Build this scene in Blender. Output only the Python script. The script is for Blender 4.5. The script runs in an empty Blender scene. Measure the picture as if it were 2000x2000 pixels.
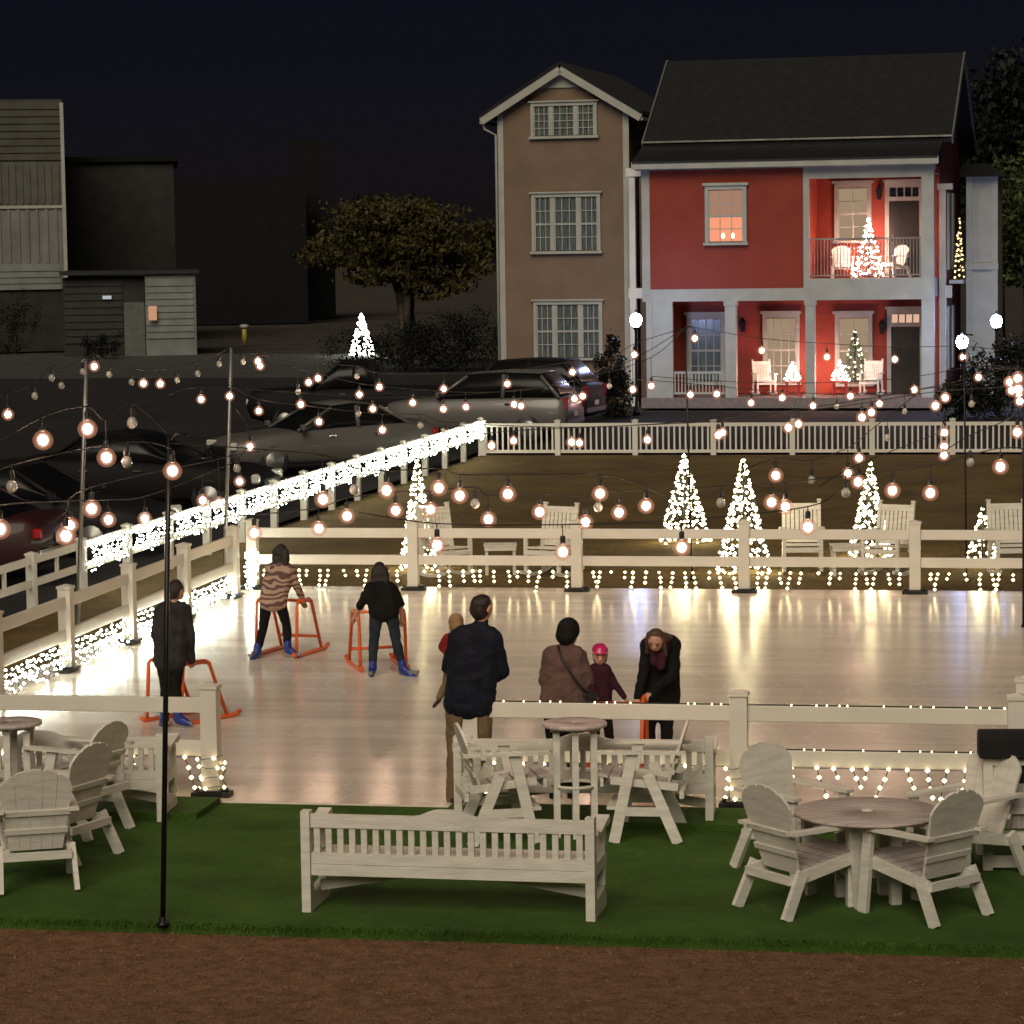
import bpy, bmesh, math, random
from mathutils import Vector, Matrix, Euler
R = math.radians
rnd = random.Random(7)
sc = bpy.context.scene
col = sc.collection

# ------------------------------------------------------------------ camera
FPX, PITCH, ROLL, CAMZ = 5640.0, 0.0913, 0.0143, 4.75
YAW = 0.181                                   # the rink, fences and benches share one grid
FW = Vector((0, math.cos(PITCH), -math.sin(PITCH)))
UP0 = Vector((0, math.sin(PITCH), math.cos(PITCH)))
RT0 = Vector((1, 0, 0))
RT = RT0 * math.cos(ROLL) - UP0 * math.sin(ROLL)
UP = RT0 * math.sin(ROLL) + UP0 * math.cos(ROLL)
CAM = Vector((0, 0, CAMZ))
cd = bpy.data.cameras.new('camera'); cam = bpy.data.objects.new('camera', cd); col.objects.link(cam)
cd.sensor_width = 36; cd.lens = 36 * FPX / 2000; cd.clip_start = .5; cd.clip_end = 2000
m = Matrix((( RT.x, UP.x, -FW.x, 0), (RT.y, UP.y, -FW.y, 0), (RT.z, UP.z, -FW.z, CAMZ), (0, 0, 0, 1)))
cam.matrix_world = m
sc.camera = cam

def ray(px, py):
    return FW + RT * ((px - 1000) / FPX) - UP * ((py - 1000) / FPX)
def gp(px, py, z=0.0):
    d = ray(px, py); return CAM + d * ((z - CAMZ) / d.z)
def at(px, py, D):
    d = ray(px, py); return CAM + d * (D / d.y)

# ------------------------------------------------------------------ materials
def nodes(name):
    M = bpy.data.materials.new(name); M.use_nodes = True
    nt = M.node_tree; b = nt.nodes['Principled BSDF']
    return M, nt, b
def N(nt, t, **k):
    n = nt.nodes.new(t)
    for a, v in k.items():
        if a in n.inputs: n.inputs[a].default_value = v
        else: setattr(n, a, v)
    return n
def mat(name, c, rough=.6, var=.15, scale=6., bump=.0, bscale=40., metal=0., spec=.5, coat=0., stretch=None):
    M, nt, b = nodes(name)
    tc = N(nt, 'ShaderNodeTexCoord'); mp = N(nt, 'ShaderNodeMapping')
    if stretch: mp.inputs['Scale'].default_value = stretch
    nt.links.new(tc.outputs['Object'], mp.inputs['Vector'])
    ns = N(nt, 'ShaderNodeTexNoise'); ns.inputs['Scale'].default_value = scale; ns.inputs['Detail'].default_value = 5
    nt.links.new(mp.outputs['Vector'], ns.inputs['Vector'])
    cr = N(nt, 'ShaderNodeValToRGB')
    lo = [max(0, v * (1 - var * 1.6)) for v in c]; hi = [min(1, v * (1 + var)) for v in c]
    cr.color_ramp.elements[0].position = .3; cr.color_ramp.elements[1].position = .7
    cr.color_ramp.elements[0].color = (*lo, 1); cr.color_ramp.elements[1].color = (*hi, 1)
    nt.links.new(ns.outputs['Fac'], cr.inputs['Fac'])
    nt.links.new(cr.outputs['Color'], b.inputs['Base Color'])
    b.inputs['Roughness'].default_value = rough; b.inputs['Metallic'].default_value = metal
    b.inputs['Specular IOR Level'].default_value = spec; b.inputs['Coat Weight'].default_value = coat
    if bump:
        n2 = N(nt, 'ShaderNodeTexNoise'); n2.inputs['Scale'].default_value = bscale; n2.inputs['Detail'].default_value = 6
        nt.links.new(mp.outputs['Vector'], n2.inputs['Vector'])
        bp = N(nt, 'ShaderNodeBump'); bp.inputs['Strength'].default_value = bump; bp.inputs['Distance'].default_value = .02
        nt.links.new(n2.outputs['Fac'], bp.inputs['Height']); nt.links.new(bp.outputs['Normal'], b.inputs['Normal'])
    return M
def emit(name, c, s):
    M = bpy.data.materials.new(name); M.use_nodes = True; nt = M.node_tree
    for n in list(nt.nodes): nt.nodes.remove(n)
    o = nt.nodes.new('ShaderNodeOutputMaterial'); e = nt.nodes.new('ShaderNodeEmission')
    e.inputs['Color'].default_value = (*c, 1); e.inputs['Strength'].default_value = s
    nt.links.new(e.outputs[0], o.inputs['Surface'])
    return M
def siding(name, c, pitch=.15, axis='Z', depth=.4, rough=.6, var=.1):
    """lapped boards or corrugated sheet: a wave over the object's own coordinates drives bump"""
    M = mat(name, c, rough, var, 1.3)
    nt = M.node_tree; b = nt.nodes['Principled BSDF']
    tc = N(nt, 'ShaderNodeTexCoord')
    w = N(nt, 'ShaderNodeTexWave'); w.wave_type = 'BANDS'; w.bands_direction = axis; w.wave_profile = 'SAW' if axis == 'Z' else 'SIN'
    w.inputs['Scale'].default_value = 1 / pitch * (2 * math.pi) / 20; b.inputs['Specular IOR Level'].default_value = .2
    nt.links.new(tc.outputs['Object'], w.inputs['Vector'])
    bp = N(nt, 'ShaderNodeBump'); bp.inputs['Strength'].default_value = depth; bp.inputs['Distance'].default_value = .03
    nt.links.new(w.outputs['Fac'], bp.inputs['Height']); nt.links.new(bp.outputs['Normal'], b.inputs['Normal'])
    return M

W = mat('white_paint', (.76, .74, .65), .5, .07, 5, .15, 30)
WB = mat('white_board', (.70, .66, .57), .55, .10, 3.5, .25, 24, stretch=(1, 1, 6))
VINYL = mat('white_vinyl', (.71, .66, .57), .35, .05, 2)
TOPW = mat('weathered_tabletop', (.50, .41, .37), .5, .22, 4, .3, 20, stretch=(1, 9, 1))
SEATW = mat('weathered_seat', (.50, .43, .39), .55, .2, 6, .2, 20, stretch=(9, 1, 1))
BLACK = mat('black_plastic', (.012, .012, .012), .5, .2)
DARKM = mat('dark_metal', (.02, .02, .022), .4, .2, metal=.6)
GREYM = mat('galvanised_pole', (.32, .31, .29), .4, .2, 3, metal=.7)
CABLE = mat('cable_rubber', (.02, .018, .016), .7, .1)
SOCKET = mat('bulb_socket', (.02, .02, .02), .5, .1)
ORANGE = mat('orange_tube', (.75, .12, .02), .35, .08)
BLUE = mat('blue_skate_plastic', (.012, .03, .20), .4, .1)
SKIN = mat('skin', (.55, .30, .21), .5, .06, 9)
GLASSD = mat('dark_window_glass', (.02, .025, .028), .06, .1, spec=.8)
CURT = mat('drawn_curtain', (.10, .12, .11), .25, .5, 7, stretch=(7, 1, .3), spec=.6)
BULB = emit('bulb_filament', (1, .66, .46), 140)
GLOW = bpy.data.materials.new('bulb_halo_outer'); GLOW.use_nodes = True; _t = GLOW.node_tree  # see-through glowing shell added to imitate the halo round a lit bulb
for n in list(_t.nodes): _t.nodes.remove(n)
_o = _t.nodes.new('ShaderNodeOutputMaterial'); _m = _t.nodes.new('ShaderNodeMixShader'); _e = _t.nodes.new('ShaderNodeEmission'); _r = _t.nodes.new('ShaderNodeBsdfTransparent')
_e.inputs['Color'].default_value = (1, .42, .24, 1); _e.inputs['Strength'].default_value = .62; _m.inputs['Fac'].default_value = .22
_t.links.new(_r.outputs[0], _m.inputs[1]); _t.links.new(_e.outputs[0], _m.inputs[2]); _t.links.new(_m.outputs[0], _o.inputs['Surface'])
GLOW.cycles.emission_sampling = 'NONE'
GLOW2 = GLOW.copy(); GLOW2.name = 'bulb_halo_inner'  # brighter inner shell of the same added halo
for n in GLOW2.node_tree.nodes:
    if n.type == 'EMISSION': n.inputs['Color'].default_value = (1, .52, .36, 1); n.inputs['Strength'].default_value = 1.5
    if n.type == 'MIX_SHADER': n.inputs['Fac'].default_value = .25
UNLIT = mat('unlit_bulb_glass', (.40, .38, .34), .12, .05, spec=.8)
LEDC = emit('cool_led', (.95, 1, .82), 32)
LEDW = emit('warm_led', (1, .79, .42), 6.5)
LEDT = emit('tree_led', (1, .86, .48), 24)
LEDP = emit('pink_led', (1, .55, .46), 200)
LEDY = emit('pale_green_led', (.9, 1, .62), 3.5)
LAMPB = emit('blue_white_lamp', (.46, .58, 1), 230)
WIREG = mat('light_wire', (.03, .035, .03), .6, .1)

# ------------------------------------------------------------------ mesh building
class MB:
    def __init__(s): s.v = []; s.f = []; s.mi = []; s.cur = 0; s.sm = []; s.smooth = False
    def add(s, vs, fs):
        o = len(s.v); s.v += [tuple(v) for v in vs]
        for f in fs: s.f.append(tuple(i + o for i in f)); s.mi.append(s.cur); s.sm.append(s.smooth)
    def box(s, c, d, rot=None):
        x, y, z = d[0] / 2, d[1] / 2, d[2] / 2
        vs = [Vector(p) for p in ((-x, -y, -z), (x, -y, -z), (x, y, -z), (-x, y, -z), (-x, -y, z), (x, -y, z), (x, y, z), (-x, y, z))]
        if rot is not None:
            Rm = rot if isinstance(rot, Matrix) else Euler(rot).to_matrix()
            vs = [Rm @ v for v in vs]
        c = Vector(c)
        s.add([v + c for v in vs], [(0, 3, 2, 1), (4, 5, 6, 7), (0, 1, 5, 4), (1, 2, 6, 5), (2, 3, 7, 6), (3, 0, 4, 7)])
        return s
    def bb(s, x0, x1, y0, y1, z0, z1):
        return s.box(((x0 + x1) / 2, (y0 + y1) / 2, (z0 + z1) / 2), (abs(x1 - x0), abs(y1 - y0), abs(z1 - z0)))
    def beam(s, a, b, w, h, up=(0, 0, 1)):
        """a board from a to b, w across, h along up"""
        a, b = Vector(a), Vector(b); d = (b - a); L = d.length; d.normalize()
        u = Vector(up); r = d.cross(u)
        if r.length < 1e-4: r = d.cross(Vector((0, 1, 0)))
        r.normalize(); u = r.cross(d)
        s.box((a + b) / 2, (w, L, h), Matrix((r, d, u)).transposed())
        return s
    def tube(s, pts, r, n=6, caps=True):
        pts = [Vector(p) for p in pts]
        rs = r if isinstance(r, (list, tuple)) else [r] * len(pts)
        rings = []; pu = None
        for i, p in enumerate(pts):
            d = (pts[min(i + 1, len(pts) - 1)] - pts[max(i - 1, 0)])
            if d.length < 1e-9: d = Vector((0, 0, 1))
            d.normalize()
            if pu is None:
                pu = d.orthogonal().normalized()
            else:
                pu = (pu - d * pu.dot(d))
                pu = pu.normalized() if pu.length > 1e-5 else d.orthogonal().normalized()
            w = d.cross(pu)
            rings.append([p + (pu * math.cos(2 * math.pi * k / n) + w * math.sin(2 * math.pi * k / n)) * rs[i] for k in range(n)])
        vs = [q for rg in rings for q in rg]; fs = []
        for i in range(len(pts) - 1):
            for k in range(n):
                fs.append((i * n + k, i * n + (k + 1) % n, (i + 1) * n + (k + 1) % n, (i + 1) * n + k))
        if caps: fs.append(tuple(range(n - 1, -1, -1))); fs.append(tuple((len(pts) - 1) * n + k for k in range(n)))
        o = s.smooth; s.smooth = n > 4; s.add(vs, fs); s.smooth = o
        return s
    def lathe(s, prof, c=(0, 0, 0), n=16):
        c = Vector(c); vs = []; fs = []
        for r, z in prof:
            for k in range(n): vs.append(c + Vector((r * math.cos(2 * math.pi * k / n), r * math.sin(2 * math.pi * k / n), z)))
        for i in range(len(prof) - 1):
            for k in range(n): fs.append((i * n + k, i * n + (k + 1) % n, (i + 1) * n + (k + 1) % n, (i + 1) * n + k))
        fs.append(tuple(range(n - 1, -1, -1))); fs.append(tuple((len(prof) - 1) * n + k for k in range(n)))
        o = s.smooth; s.smooth = True; s.add(vs, fs); s.smooth = o
        return s
    def octa(s, c, r, rz=None):
        c = Vector(c); z = rz or r
        s.add([c + Vector(p) for p in ((r, 0, 0), (0, r, 0), (-r, 0, 0), (0, -r, 0), (0, 0, z), (0, 0, -z))],
              [(0, 1, 4), (1, 2, 4), (2, 3, 4), (3, 0, 4), (1, 0, 5), (2, 1, 5), (3, 2, 5), (0, 3, 5)])
        return s
    def ball(s, c, rx, ry=None, rz=None, n=10, m_=7):
        ry = ry or rx; rz = rz or rx; c = Vector(c); vs = [c + Vector((0, 0, rz))]; fs = []
        for i in range(1, m_):
            a = math.pi * i / m_
            for k in range(n):
                b = 2 * math.pi * k / n
                vs.append(c + Vector((rx * math.sin(a) * math.cos(b), ry * math.sin(a) * math.sin(b), rz * math.cos(a))))
        vs.append(c - Vector((0, 0, rz)))
        for k in range(n): fs.append((0, 1 + k, 1 + (k + 1) % n))
        for i in range(m_ - 2):
            for k in range(n): fs.append((1 + i * n + k, 1 + (i + 1) * n + k, 1 + (i + 1) * n + (k + 1) % n, 1 + i * n + (k + 1) % n))
        e = len(vs) - 1
        for k in range(n): fs.append((e, 1 + (m_ - 2) * n + (k + 1) % n, 1 + (m_ - 2) * n + k))
        o = s.smooth; s.smooth = True; s.add(vs, fs); s.smooth = o
        return s
    def prism(s, poly, axis, a, b):
        """polygon (2D pairs) extruded from a to b along axis 'x','y','z'"""
        n = len(poly)
        def P(p, t):
            return {'x': (t, p[0], p[1]), 'y': (p[0], t, p[1]), 'z': (p[0], p[1], t)}[axis]
        vs = [P(p, a) for p in poly] + [P(p, b) for p in poly]
        fs = [tuple(range(n - 1, -1, -1)), tuple(range(n, 2 * n))] + [(k, (k + 1) % n, n + (k + 1) % n, n + k) for k in range(n)]
        s.add(vs, fs); return s
    def loft(s, rings, closed=True, caps=True):
        n = len(rings[0]); vs = [q for r in rings for q in r]; fs = []
        for i in range(len(rings) - 1):
            for k in range(n if closed else n - 1):
                fs.append((i * n + k, i * n + (k + 1) % n, (i + 1) * n + (k + 1) % n, (i + 1) * n + k))
        if caps: fs.append(tuple(range(n - 1, -1, -1))); fs.append(tuple((len(rings) - 1) * n + k for k in range(n)))
        s.add(vs, fs); return s
    def mesh(s, name, mats, bevel=0):
        me = bpy.data.meshes.new(name); me.from_pydata(s.v, [], s.f)
        for mm in (mats if isinstance(mats, (list, tuple)) else [mats]): me.materials.append(mm)
        me.polygons.foreach_set('material_index', s.mi); me.polygons.foreach_set('use_smooth', s.sm)
        bm = bmesh.new(); bm.from_mesh(me); bmesh.ops.recalc_face_normals(bm, faces=bm.faces)
        if bevel: bmesh.ops.bevel(bm, geom=list(bm.edges), offset=bevel, segments=1, affect='EDGES', clamp_overlap=True)
        bm.to_mesh(me); bm.free(); me.update()
        return me
    def build(s, name, mats, parent=None, bevel=0):
        return link(name, s.mesh(name, mats, bevel), parent)
def link(name, me, parent=None):
    o = bpy.data.objects.new(name, me); col.objects.link(o)
    if parent is not None: o.parent = parent
    return o
def tag(o, label=None, cat=None, group=None, kind=None):
    for k, v in (('label', label), ('category', cat), ('group', group), ('kind', kind)):
        if v: o[k] = v
    return o
def thing(name, label, cat, loc=(0, 0, 0), rz=0., group=None):
    o = bpy.data.objects.new(name, None); col.objects.link(o); o.empty_display_size = .2
    o.location = loc; o.rotation_euler = (0, 0, rz)
    return tag(o, label, cat, group)
KIDS = {}
def copy_tree(o, label=None, loc=None, rz=None, parent=None):
    c = o.copy(); col.objects.link(c)
    if parent is not None: c.parent = parent
    if label: c['label'] = label
    if loc is not None: c.location = loc
    if rz is not None: c.rotation_euler = (0, 0, rz)
    for ch in list(o.children): copy_tree(ch, parent=c)
    return c
def grid(x, y, z=0.0):
    """rink grid (x to the right along the back fence, y away) to world, from the back left corner"""
    c, s = math.cos(YAW), math.sin(YAW)
    return Vector((G0.x + x * c + y * s, G0.y - x * s + y * c, z))
G0 = gp(495, 1155)
def ungrid(p):
    c, s = math.cos(YAW), math.sin(YAW); d = Vector(p) - G0
    return d.x * c - d.y * s, d.x * s + d.y * c
# ------------------------------------------------------------------ ground sheets
def sheet(name, pts, z, material, kind='structure'):
    b = MB(); n = len(pts)
    b.add([(p[0], p[1], z) for p in pts], [tuple(range(n))])
    o = b.build(name, material); o['kind'] = kind; return o
ASPH = mat('asphalt', (.015, .0125, .0125), .8, .25, .35, .3, 60)
CONC = mat('concrete_road', (.06, .058, .055), .8, .2, .5, .2, 40)
VERGE = mat('verge_soil', (.045, .034, .025), .9, .4, .6, .5, 10)
def grass_mat(name, c1, c2, c3, s1, s2, bump, rough=.9):
    M, nt, b = nodes(name)
    tc = N(nt, 'ShaderNodeTexCoord')
    a = N(nt, 'ShaderNodeTexNoise'); a.inputs['Scale'].default_value = s1; a.inputs['Detail'].default_value = 8; a.inputs['Roughness'].default_value = .7
    d = N(nt, 'ShaderNodeTexNoise'); d.inputs['Scale'].default_value = s2; d.inputs['Detail'].default_value = 4
    for n in (a, d): nt.links.new(tc.outputs['Object'], n.inputs['Vector'])
    cr = N(nt, 'ShaderNodeValToRGB'); e = cr.color_ramp.elements
    e[0].position = .32; e[0].color = (*c1, 1); e[1].position = .72; e[1].color = (*c3, 1)
    k = e.new(.5); k.color = (*c2, 1)
    nt.links.new(a.outputs['Fac'], cr.inputs['Fac'])
    mx = N(nt, 'ShaderNodeMix'); mx.data_type = 'RGBA'; mx.blend_type = 'MULTIPLY'; mx.inputs['Factor'].default_value = .8
    r2 = N(nt, 'ShaderNodeValToRGB'); r2.color_ramp.elements[0].position = .3; r2.color_ramp.elements[1].position = .7
    r2.color_ramp.elements[0].color = (.42, .42, .42, 1); r2.color_ramp.elements[1].color = (1, 1, 1, 1)
    nt.links.new(d.outputs['Fac'], r2.inputs['Fac'])
    nt.links.new(cr.outputs['Color'], mx.inputs['A']); nt.links.new(r2.outputs['Color'], mx.inputs['B'])
    nt.links.new(mx.outputs['Result'], b.inputs['Base Color'])
    b.inputs['Roughness'].default_value = rough; b.inputs['Specular IOR Level'].default_value = .2
    bp = N(nt, 'ShaderNodeBump'); bp.inputs['Strength'].default_value = bump; bp.inputs['Distance'].default_value = .04
    nt.links.new(d.outputs['Fac'], bp.inputs['Height']); nt.links.new(bp.outputs['Normal'], b.inputs['Normal'])
    return M
LAWN = grass_mat('dormant_lawn', (.10, .062, .022), (.18, .115, .040), (.25, .17, .055), .5, 14, .8)
TURF = grass_mat('green_turf', (.045, .098, .012), (.072, .15, .020), (.105, .20, .030), 1.2, 90, .7)
MULCH = grass_mat('bark_mulch', (.15, .078, .040), (.27, .14, .073), (.38, .21, .12), 9, 42, 1.0)
BED = grass_mat('dark_bed', (.012, .010, .008), (.02, .016, .012), (.03, .024, .017), 2, 20, 1)

sheet('ground', [(-500, -40), (500, -40), (500, 900), (-500, 900)], -.08, VERGE)
FA = gp(939, 822, .8); FB = gp(20, 1103, .8)                 # lawn fence: far corner and near left
FD = (FB - FA); FD.z = 0; FL = FD.length; FD.normalize()
FA.z = FB.z = 0
FE = gp(2000, 818, .8); FE.z = 0
PD = (FE - FA); PL = PD.length; PD.normalize()
sheet('parking_lot', [FA + FD * 60 - PD * .3, FA - PD * .3, FA + PD * .0 - FD * 26, (4, 124, 0), (-60, 126, 0), (-70, 40, 0), (-30, 10, 0)], .004, ASPH)
sheet('road', [gp(-300, 742), gp(640, 738), gp(760, 690), gp(-300, 692)], .012, CONC)
sheet('lawn', [FA, FA + PD * 26, FA + PD * 26 + FD * 45, FA + FD * 45], .008, LAWN)
sheet('planting_bed', [FA - FD * 1 , FA + PD * 26 - FD * 1, FA + PD * 26 - FD * 17, FA - FD * 17], .008, BED)

# ice rink: a slab of jointed panels
def ice_mat():
    M, nt, b = nodes('ice_panels')
    tc = N(nt, 'ShaderNodeTexCoord')
    br = N(nt, 'ShaderNodeTexBrick'); br.offset = .5
    br.inputs['Scale'].default_value = 1; br.inputs['Brick Width'].default_value = 2.4; br.inputs['Row Height'].default_value = 1.2
    br.inputs['Mortar Size'].default_value = .006; br.inputs['Mortar Smooth'].default_value = .3; br.inputs['Bias'].default_value = 0
    br.inputs['Color1'].default_value = (.93, .80, .66, 1); br.inputs['Color2'].default_value = (.86, .73, .60, 1)
    br.inputs['Mortar'].default_value = (.76, .64, .53, 1)
    nt.links.new(tc.outputs['Object'], br.inputs['Vector'])
    mp = N(nt, 'ShaderNodeMapping'); mp.inputs['Scale'].default_value = (.10, 1.5, 1)
    ns = N(nt, 'ShaderNodeTexNoise'); ns.inputs['Scale'].default_value = 1.6; ns.inputs['Detail'].default_value = 7
    nt.links.new(tc.outputs['Object'], mp.inputs['Vector']); nt.links.new(mp.outputs['Vector'], ns.inputs['Vector'])
    mx = N(nt, 'ShaderNodeMix'); mx.data_type = 'RGBA'; mx.blend_type = 'MULTIPLY'; mx.inputs['Factor'].default_value = .7
    cr = N(nt, 'ShaderNodeValToRGB'); cr.color_ramp.elements[0].position = .3; cr.color_ramp.elements[1].position = .68
    cr.color_ramp.elements[0].color = (.74, .72, .70, 1); cr.color_ramp.elements[1].color = (1, 1, 1, 1)
    nt.links.new(ns.outputs['Fac'], cr.inputs['Fac'])
    nt.links.new(br.outputs['Color'], mx.inputs['A']); nt.links.new(cr.outputs['Color'], mx.inputs['B'])
    nt.links.new(mx.outputs['Result'], b.inputs['Base Color'])
    sc1 = N(nt, 'ShaderNodeTexWave'); sc1.inputs['Scale'].default_value = .55; sc1.inputs['Distortion'].default_value = 26; sc1.inputs['Detail'].default_value = 3; sc1.inputs['Detail Scale'].default_value = .7
    nt.links.new(tc.outputs['Object'], sc1.inputs['Vector']); r3 = N(nt, 'ShaderNodeValToRGB'); r3.color_ramp.elements[0].position = .93; r3.color_ramp.elements[1].position = 1
    nt.links.new(sc1.outputs['Fac'], r3.inputs['Fac']); m3 = N(nt, 'ShaderNodeMix'); m3.data_type = 'RGBA'; m3.inputs['B'].default_value = (.97, .93, .86, 1)
    f3 = N(nt, 'ShaderNodeMath'); f3.operation = 'MULTIPLY'; f3.inputs[1].default_value = .28; nt.links.new(r3.outputs['Color'], f3.inputs[0]); nt.links.new(f3.outputs[0], m3.inputs['Factor'])
    nt.links.new(mx.outputs['Result'], m3.inputs['A']); nt.links.new(m3.outputs['Result'], b.inputs['Base Color'])
    rr = N(nt, 'ShaderNodeMapRange'); rr.inputs['To Min'].default_value = .10; rr.inputs['To Max'].default_value = .27
    nt.links.new(ns.outputs['Fac'], rr.inputs['Value']); nt.links.new(rr.outputs['Result'], b.inputs['Roughness'])
    b.inputs['Specular IOR Level'].default_value = .75
    bp = N(nt, 'ShaderNodeBump'); bp.inputs['Strength'].default_value = .25; bp.inputs['Distance'].default_value = .012
    nt.links.new(ns.outputs['Fac'], bp.inputs['Height']); nt.links.new(bp.outputs['Normal'], b.inputs['Normal'])
    return M
ib = MB(); ib.prism([(-.45, -15.2), (11.3, -15.2), (12.3, .4), (-.45, .4)], 'z', .009, .032)
ice = ib.build('ice_rink_surface', ice_mat()); ice.location = G0; ice.rotation_euler = (0, 0, -YAW); ice['kind'] = 'structure'
# artificial turf in front of the ice, mulch in front of that
tn0, tn1 = gp(0, 1795), gp(2000, 1853); td = (tn1 - tn0).normalized()
tf0, tf1 = grid(-14, -15.2), grid(26, -15.2)
tq = MB(); tq.prism([(p.x, p.y) for p in (tn0 - td * 14, tn1 + td * 14, tf1, tf0)], 'z', -.079, .016); o = tq.build('artificial_turf', TURF); o['kind'] = 'structure'
sheet('mulch_bed', [(-30, -5), (30, -5), tn1 + td * 16 + Vector((0, .05, 0)), tn0 - td * 16 + Vector((0, .05, 0))], -.07, MULCH)
tb = MB(); tb.smooth = False
for x0, x1 in ((-9, 3.9), (5.95, 20)):
    tb.bb(x0, x1, -15.95, -15.23, .017, .07)
o = tb.build('turf_step', TURF); o.location = G0; o.rotation_euler = (0, 0, -YAW); o['kind'] = 'structure'

# loose bark chips, and turf blades along the cut edge
CHIP = grass_mat('bark_chips', (.10, .045, .022), (.30, .15, .08), (.50, .32, .19), 30, 80, .3)
cb_ = MB()
for i in range(7000):
    y = 12.5 + 8.4 * rnd.random() ** .8; x = rnd.uniform(-4.6, 4.6); e = tn0.y + (tn1.y - tn0.y) * (x - tn0.x) / (tn1.x - tn0.x)
    if y > e + .02: continue
    s = rnd.uniform(.005, .014) * (1.6 if rnd.random() < .06 else 1)
    cb_.box((x, y, -.066), (s * 2.2, s, s * .5), (rnd.uniform(-.5, .5), rnd.uniform(-.5, .5), rnd.uniform(0, 3.1)))
tag(cb_.build('bark_chips', CHIP), kind='stuff')
fr_ = MB()
for i in range(5200):
    u = rnd.uniform(-.35, 1.35); p = tn0 + (tn1 - tn0) * u; h = rnd.uniform(.02, .05); o_ = Vector((rnd.uniform(-.02, .02), -rnd.uniform(.0, .035), -rnd.uniform(.0, .05)))
    a_ = Vector((p.x, p.y + rnd.uniform(.0, .03), .012)); w_ = Vector((.006, 0, 0)); fr_.add([a_ - w_, a_ + w_, a_ + o_ + Vector((0, -h * .5, rnd.uniform(-.02, .02)))], [(0, 1, 2)])
tag(fr_.build('turf_fringe_grass', TURF), kind='stuff')

# ------------------------------------------------------------------ rail fences round the rink
PW = .145
def post_mb(h, w=PW, cap=True):
    b = MB(); b.bb(-w / 2, w / 2, -w / 2, w / 2, 0, h)
    if cap:
        b.bb(-w / 2 - .012, w / 2 + .012, -w / 2 - .012, w / 2 + .012, h + .001, h + .028)
        t = w / 2; b.loft([[(-t, -t, h + .029), (t, -t, h + .029), (t, t, h + .029), (-t, t, h + .029)], [(-.01, -.01, h + .05), (.01, -.01, h + .05), (.01, .01, h + .05), (-.01, .01, h + .05)]])
    return b
POSTM = post_mb(.95).mesh('rail_post', VINYL)
fb = MB(); fb.box((0, 0, .02), (.34, .16, .04)); fb.box((0, 0, .05), (.2, .24, .03)); fb.tube([(-.13, 0, .04), (-.13, 0, .075)], .02, 6); fb.tube([(.13, 0, .04), (.13, 0, .075)], .02, 6)
FOOTM = fb.mesh('post_foot', BLACK)
RAILZ = (.80, .425); RAILH = .135
def rail_fence(label, pts, group, z0=.032):
    """pts: grid points of the posts, one after another"""
    a = grid(*pts[0]); t = thing('rail_fence', label, 'fence', a, -YAW, group)
    loc = [Vector((p[0] - pts[0][0], p[1] - pts[0][1], z0)) for p in pts]
    for k, p in enumerate(loc):
        d = (loc[min(k + 1, len(loc) - 1)] - loc[max(k - 1, 0)]); ang = math.atan2(d.y, d.x)
        q = link('post', POSTM, t); q.location = p; q.rotation_euler = (0, 0, ang)
        f = link('post_foot', FOOTM, q); f.location = (0, 0, 0)
    for p, q in zip(loc, loc[1:]):
        d = (q - p).normalized()
        for z in RAILZ:
            b = MB(); b.beam(p + d * PW * .5 + Vector((0, 0, z)), q - d * PW * .5 + Vector((0, 0, z)), .045, RAILH)
            b.build('rail', VINYL, t, .006)
    return t
S = 2.3
LEFTY = [-.02, -1.0, -3.3, -5.6, -7.9, -10.2, -12.5, -14.8]
rail_fence('white two-rail vinyl fence along the far side of the ice', [(k * S, 0) for k in range(7)], 'rink fences')
rail_fence('white two-rail vinyl fence along the left side of the ice, net lights below', [(0, y) for y in LEFTY[1:]], 'rink fences')
rail_fence('white two-rail vinyl fence behind the left bench, ends at the rink opening', [(3.76 - k * S, -15.0) for k in range(4)], 'rink fences')
rail_fence('white two-rail vinyl fence between the standing people and the right corner post', [(6.06 + k * S, -15.0) for k in range(3)], 'rink fences')
rail_fence('white two-rail vinyl fence receding at the right edge of the ice', [(10.72 + .10 * k, -14.0 + 1.9 * k) for k in range(7)], 'rink fences')

# ------------------------------------------------------------------ lights on the fences
def wire_of(b, pts, r=.004): b.tube(pts, r, 3)
def net_light(label, a, b_, ztop, zbot, group, led, rows=6, pitch=.085, rb=.024, seed=1, off=.05, side=Vector((0, -1, 0))):
    rr = random.Random(seed)
    L = (b_ - a).length; d = (b_ - a).normalized(); n = max(2, int(L / pitch))
    t = thing('net_light', label, 'net lights', (a.x, a.y, 0), 0, group)
    bb = MB(); ww = MB(); o = Vector((a.x, a.y, 0)); rows_p = [[] for _ in range(rows)]
    ph = rr.random() * 6
    for i in range(n):
        sag = .75 + .25 * math.sin(i * .55 + ph) + rr.uniform(-.12, .1)
        for j in range(rows):
            z = ztop - (ztop - zbot) * min(1.1, (j + .3) / (rows - .4) * (1 if j < rows / 2 else (1 * .5 + .5 * sag)))
            p = a + d * ((i + .5 + (.5 if j % 2 else 0)) * pitch + rr.uniform(-.03, .03)) + side * (off + rr.uniform(0, .03)) - o
            p.z = z + rr.uniform(-.022, .022)
            rows_p[j].append(p.copy())
            if rr.random() < (.93 if j < rows - 2 else .66): bb.octa(p, rb * rr.uniform(.8, 1.1))
    for j in range(rows): wire_of(ww, rows_p[j][::2] if len(rows_p[j]) > 3 else rows_p[j])
    for i in range(0, n, 2): wire_of(ww, [rows_p[j][min(i, n - 1)] for j in range(rows)])
    tag(bb.build('bulbs', led, t), kind='stuff'); ww.build('wire', WIREG, t)
    return t
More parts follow.
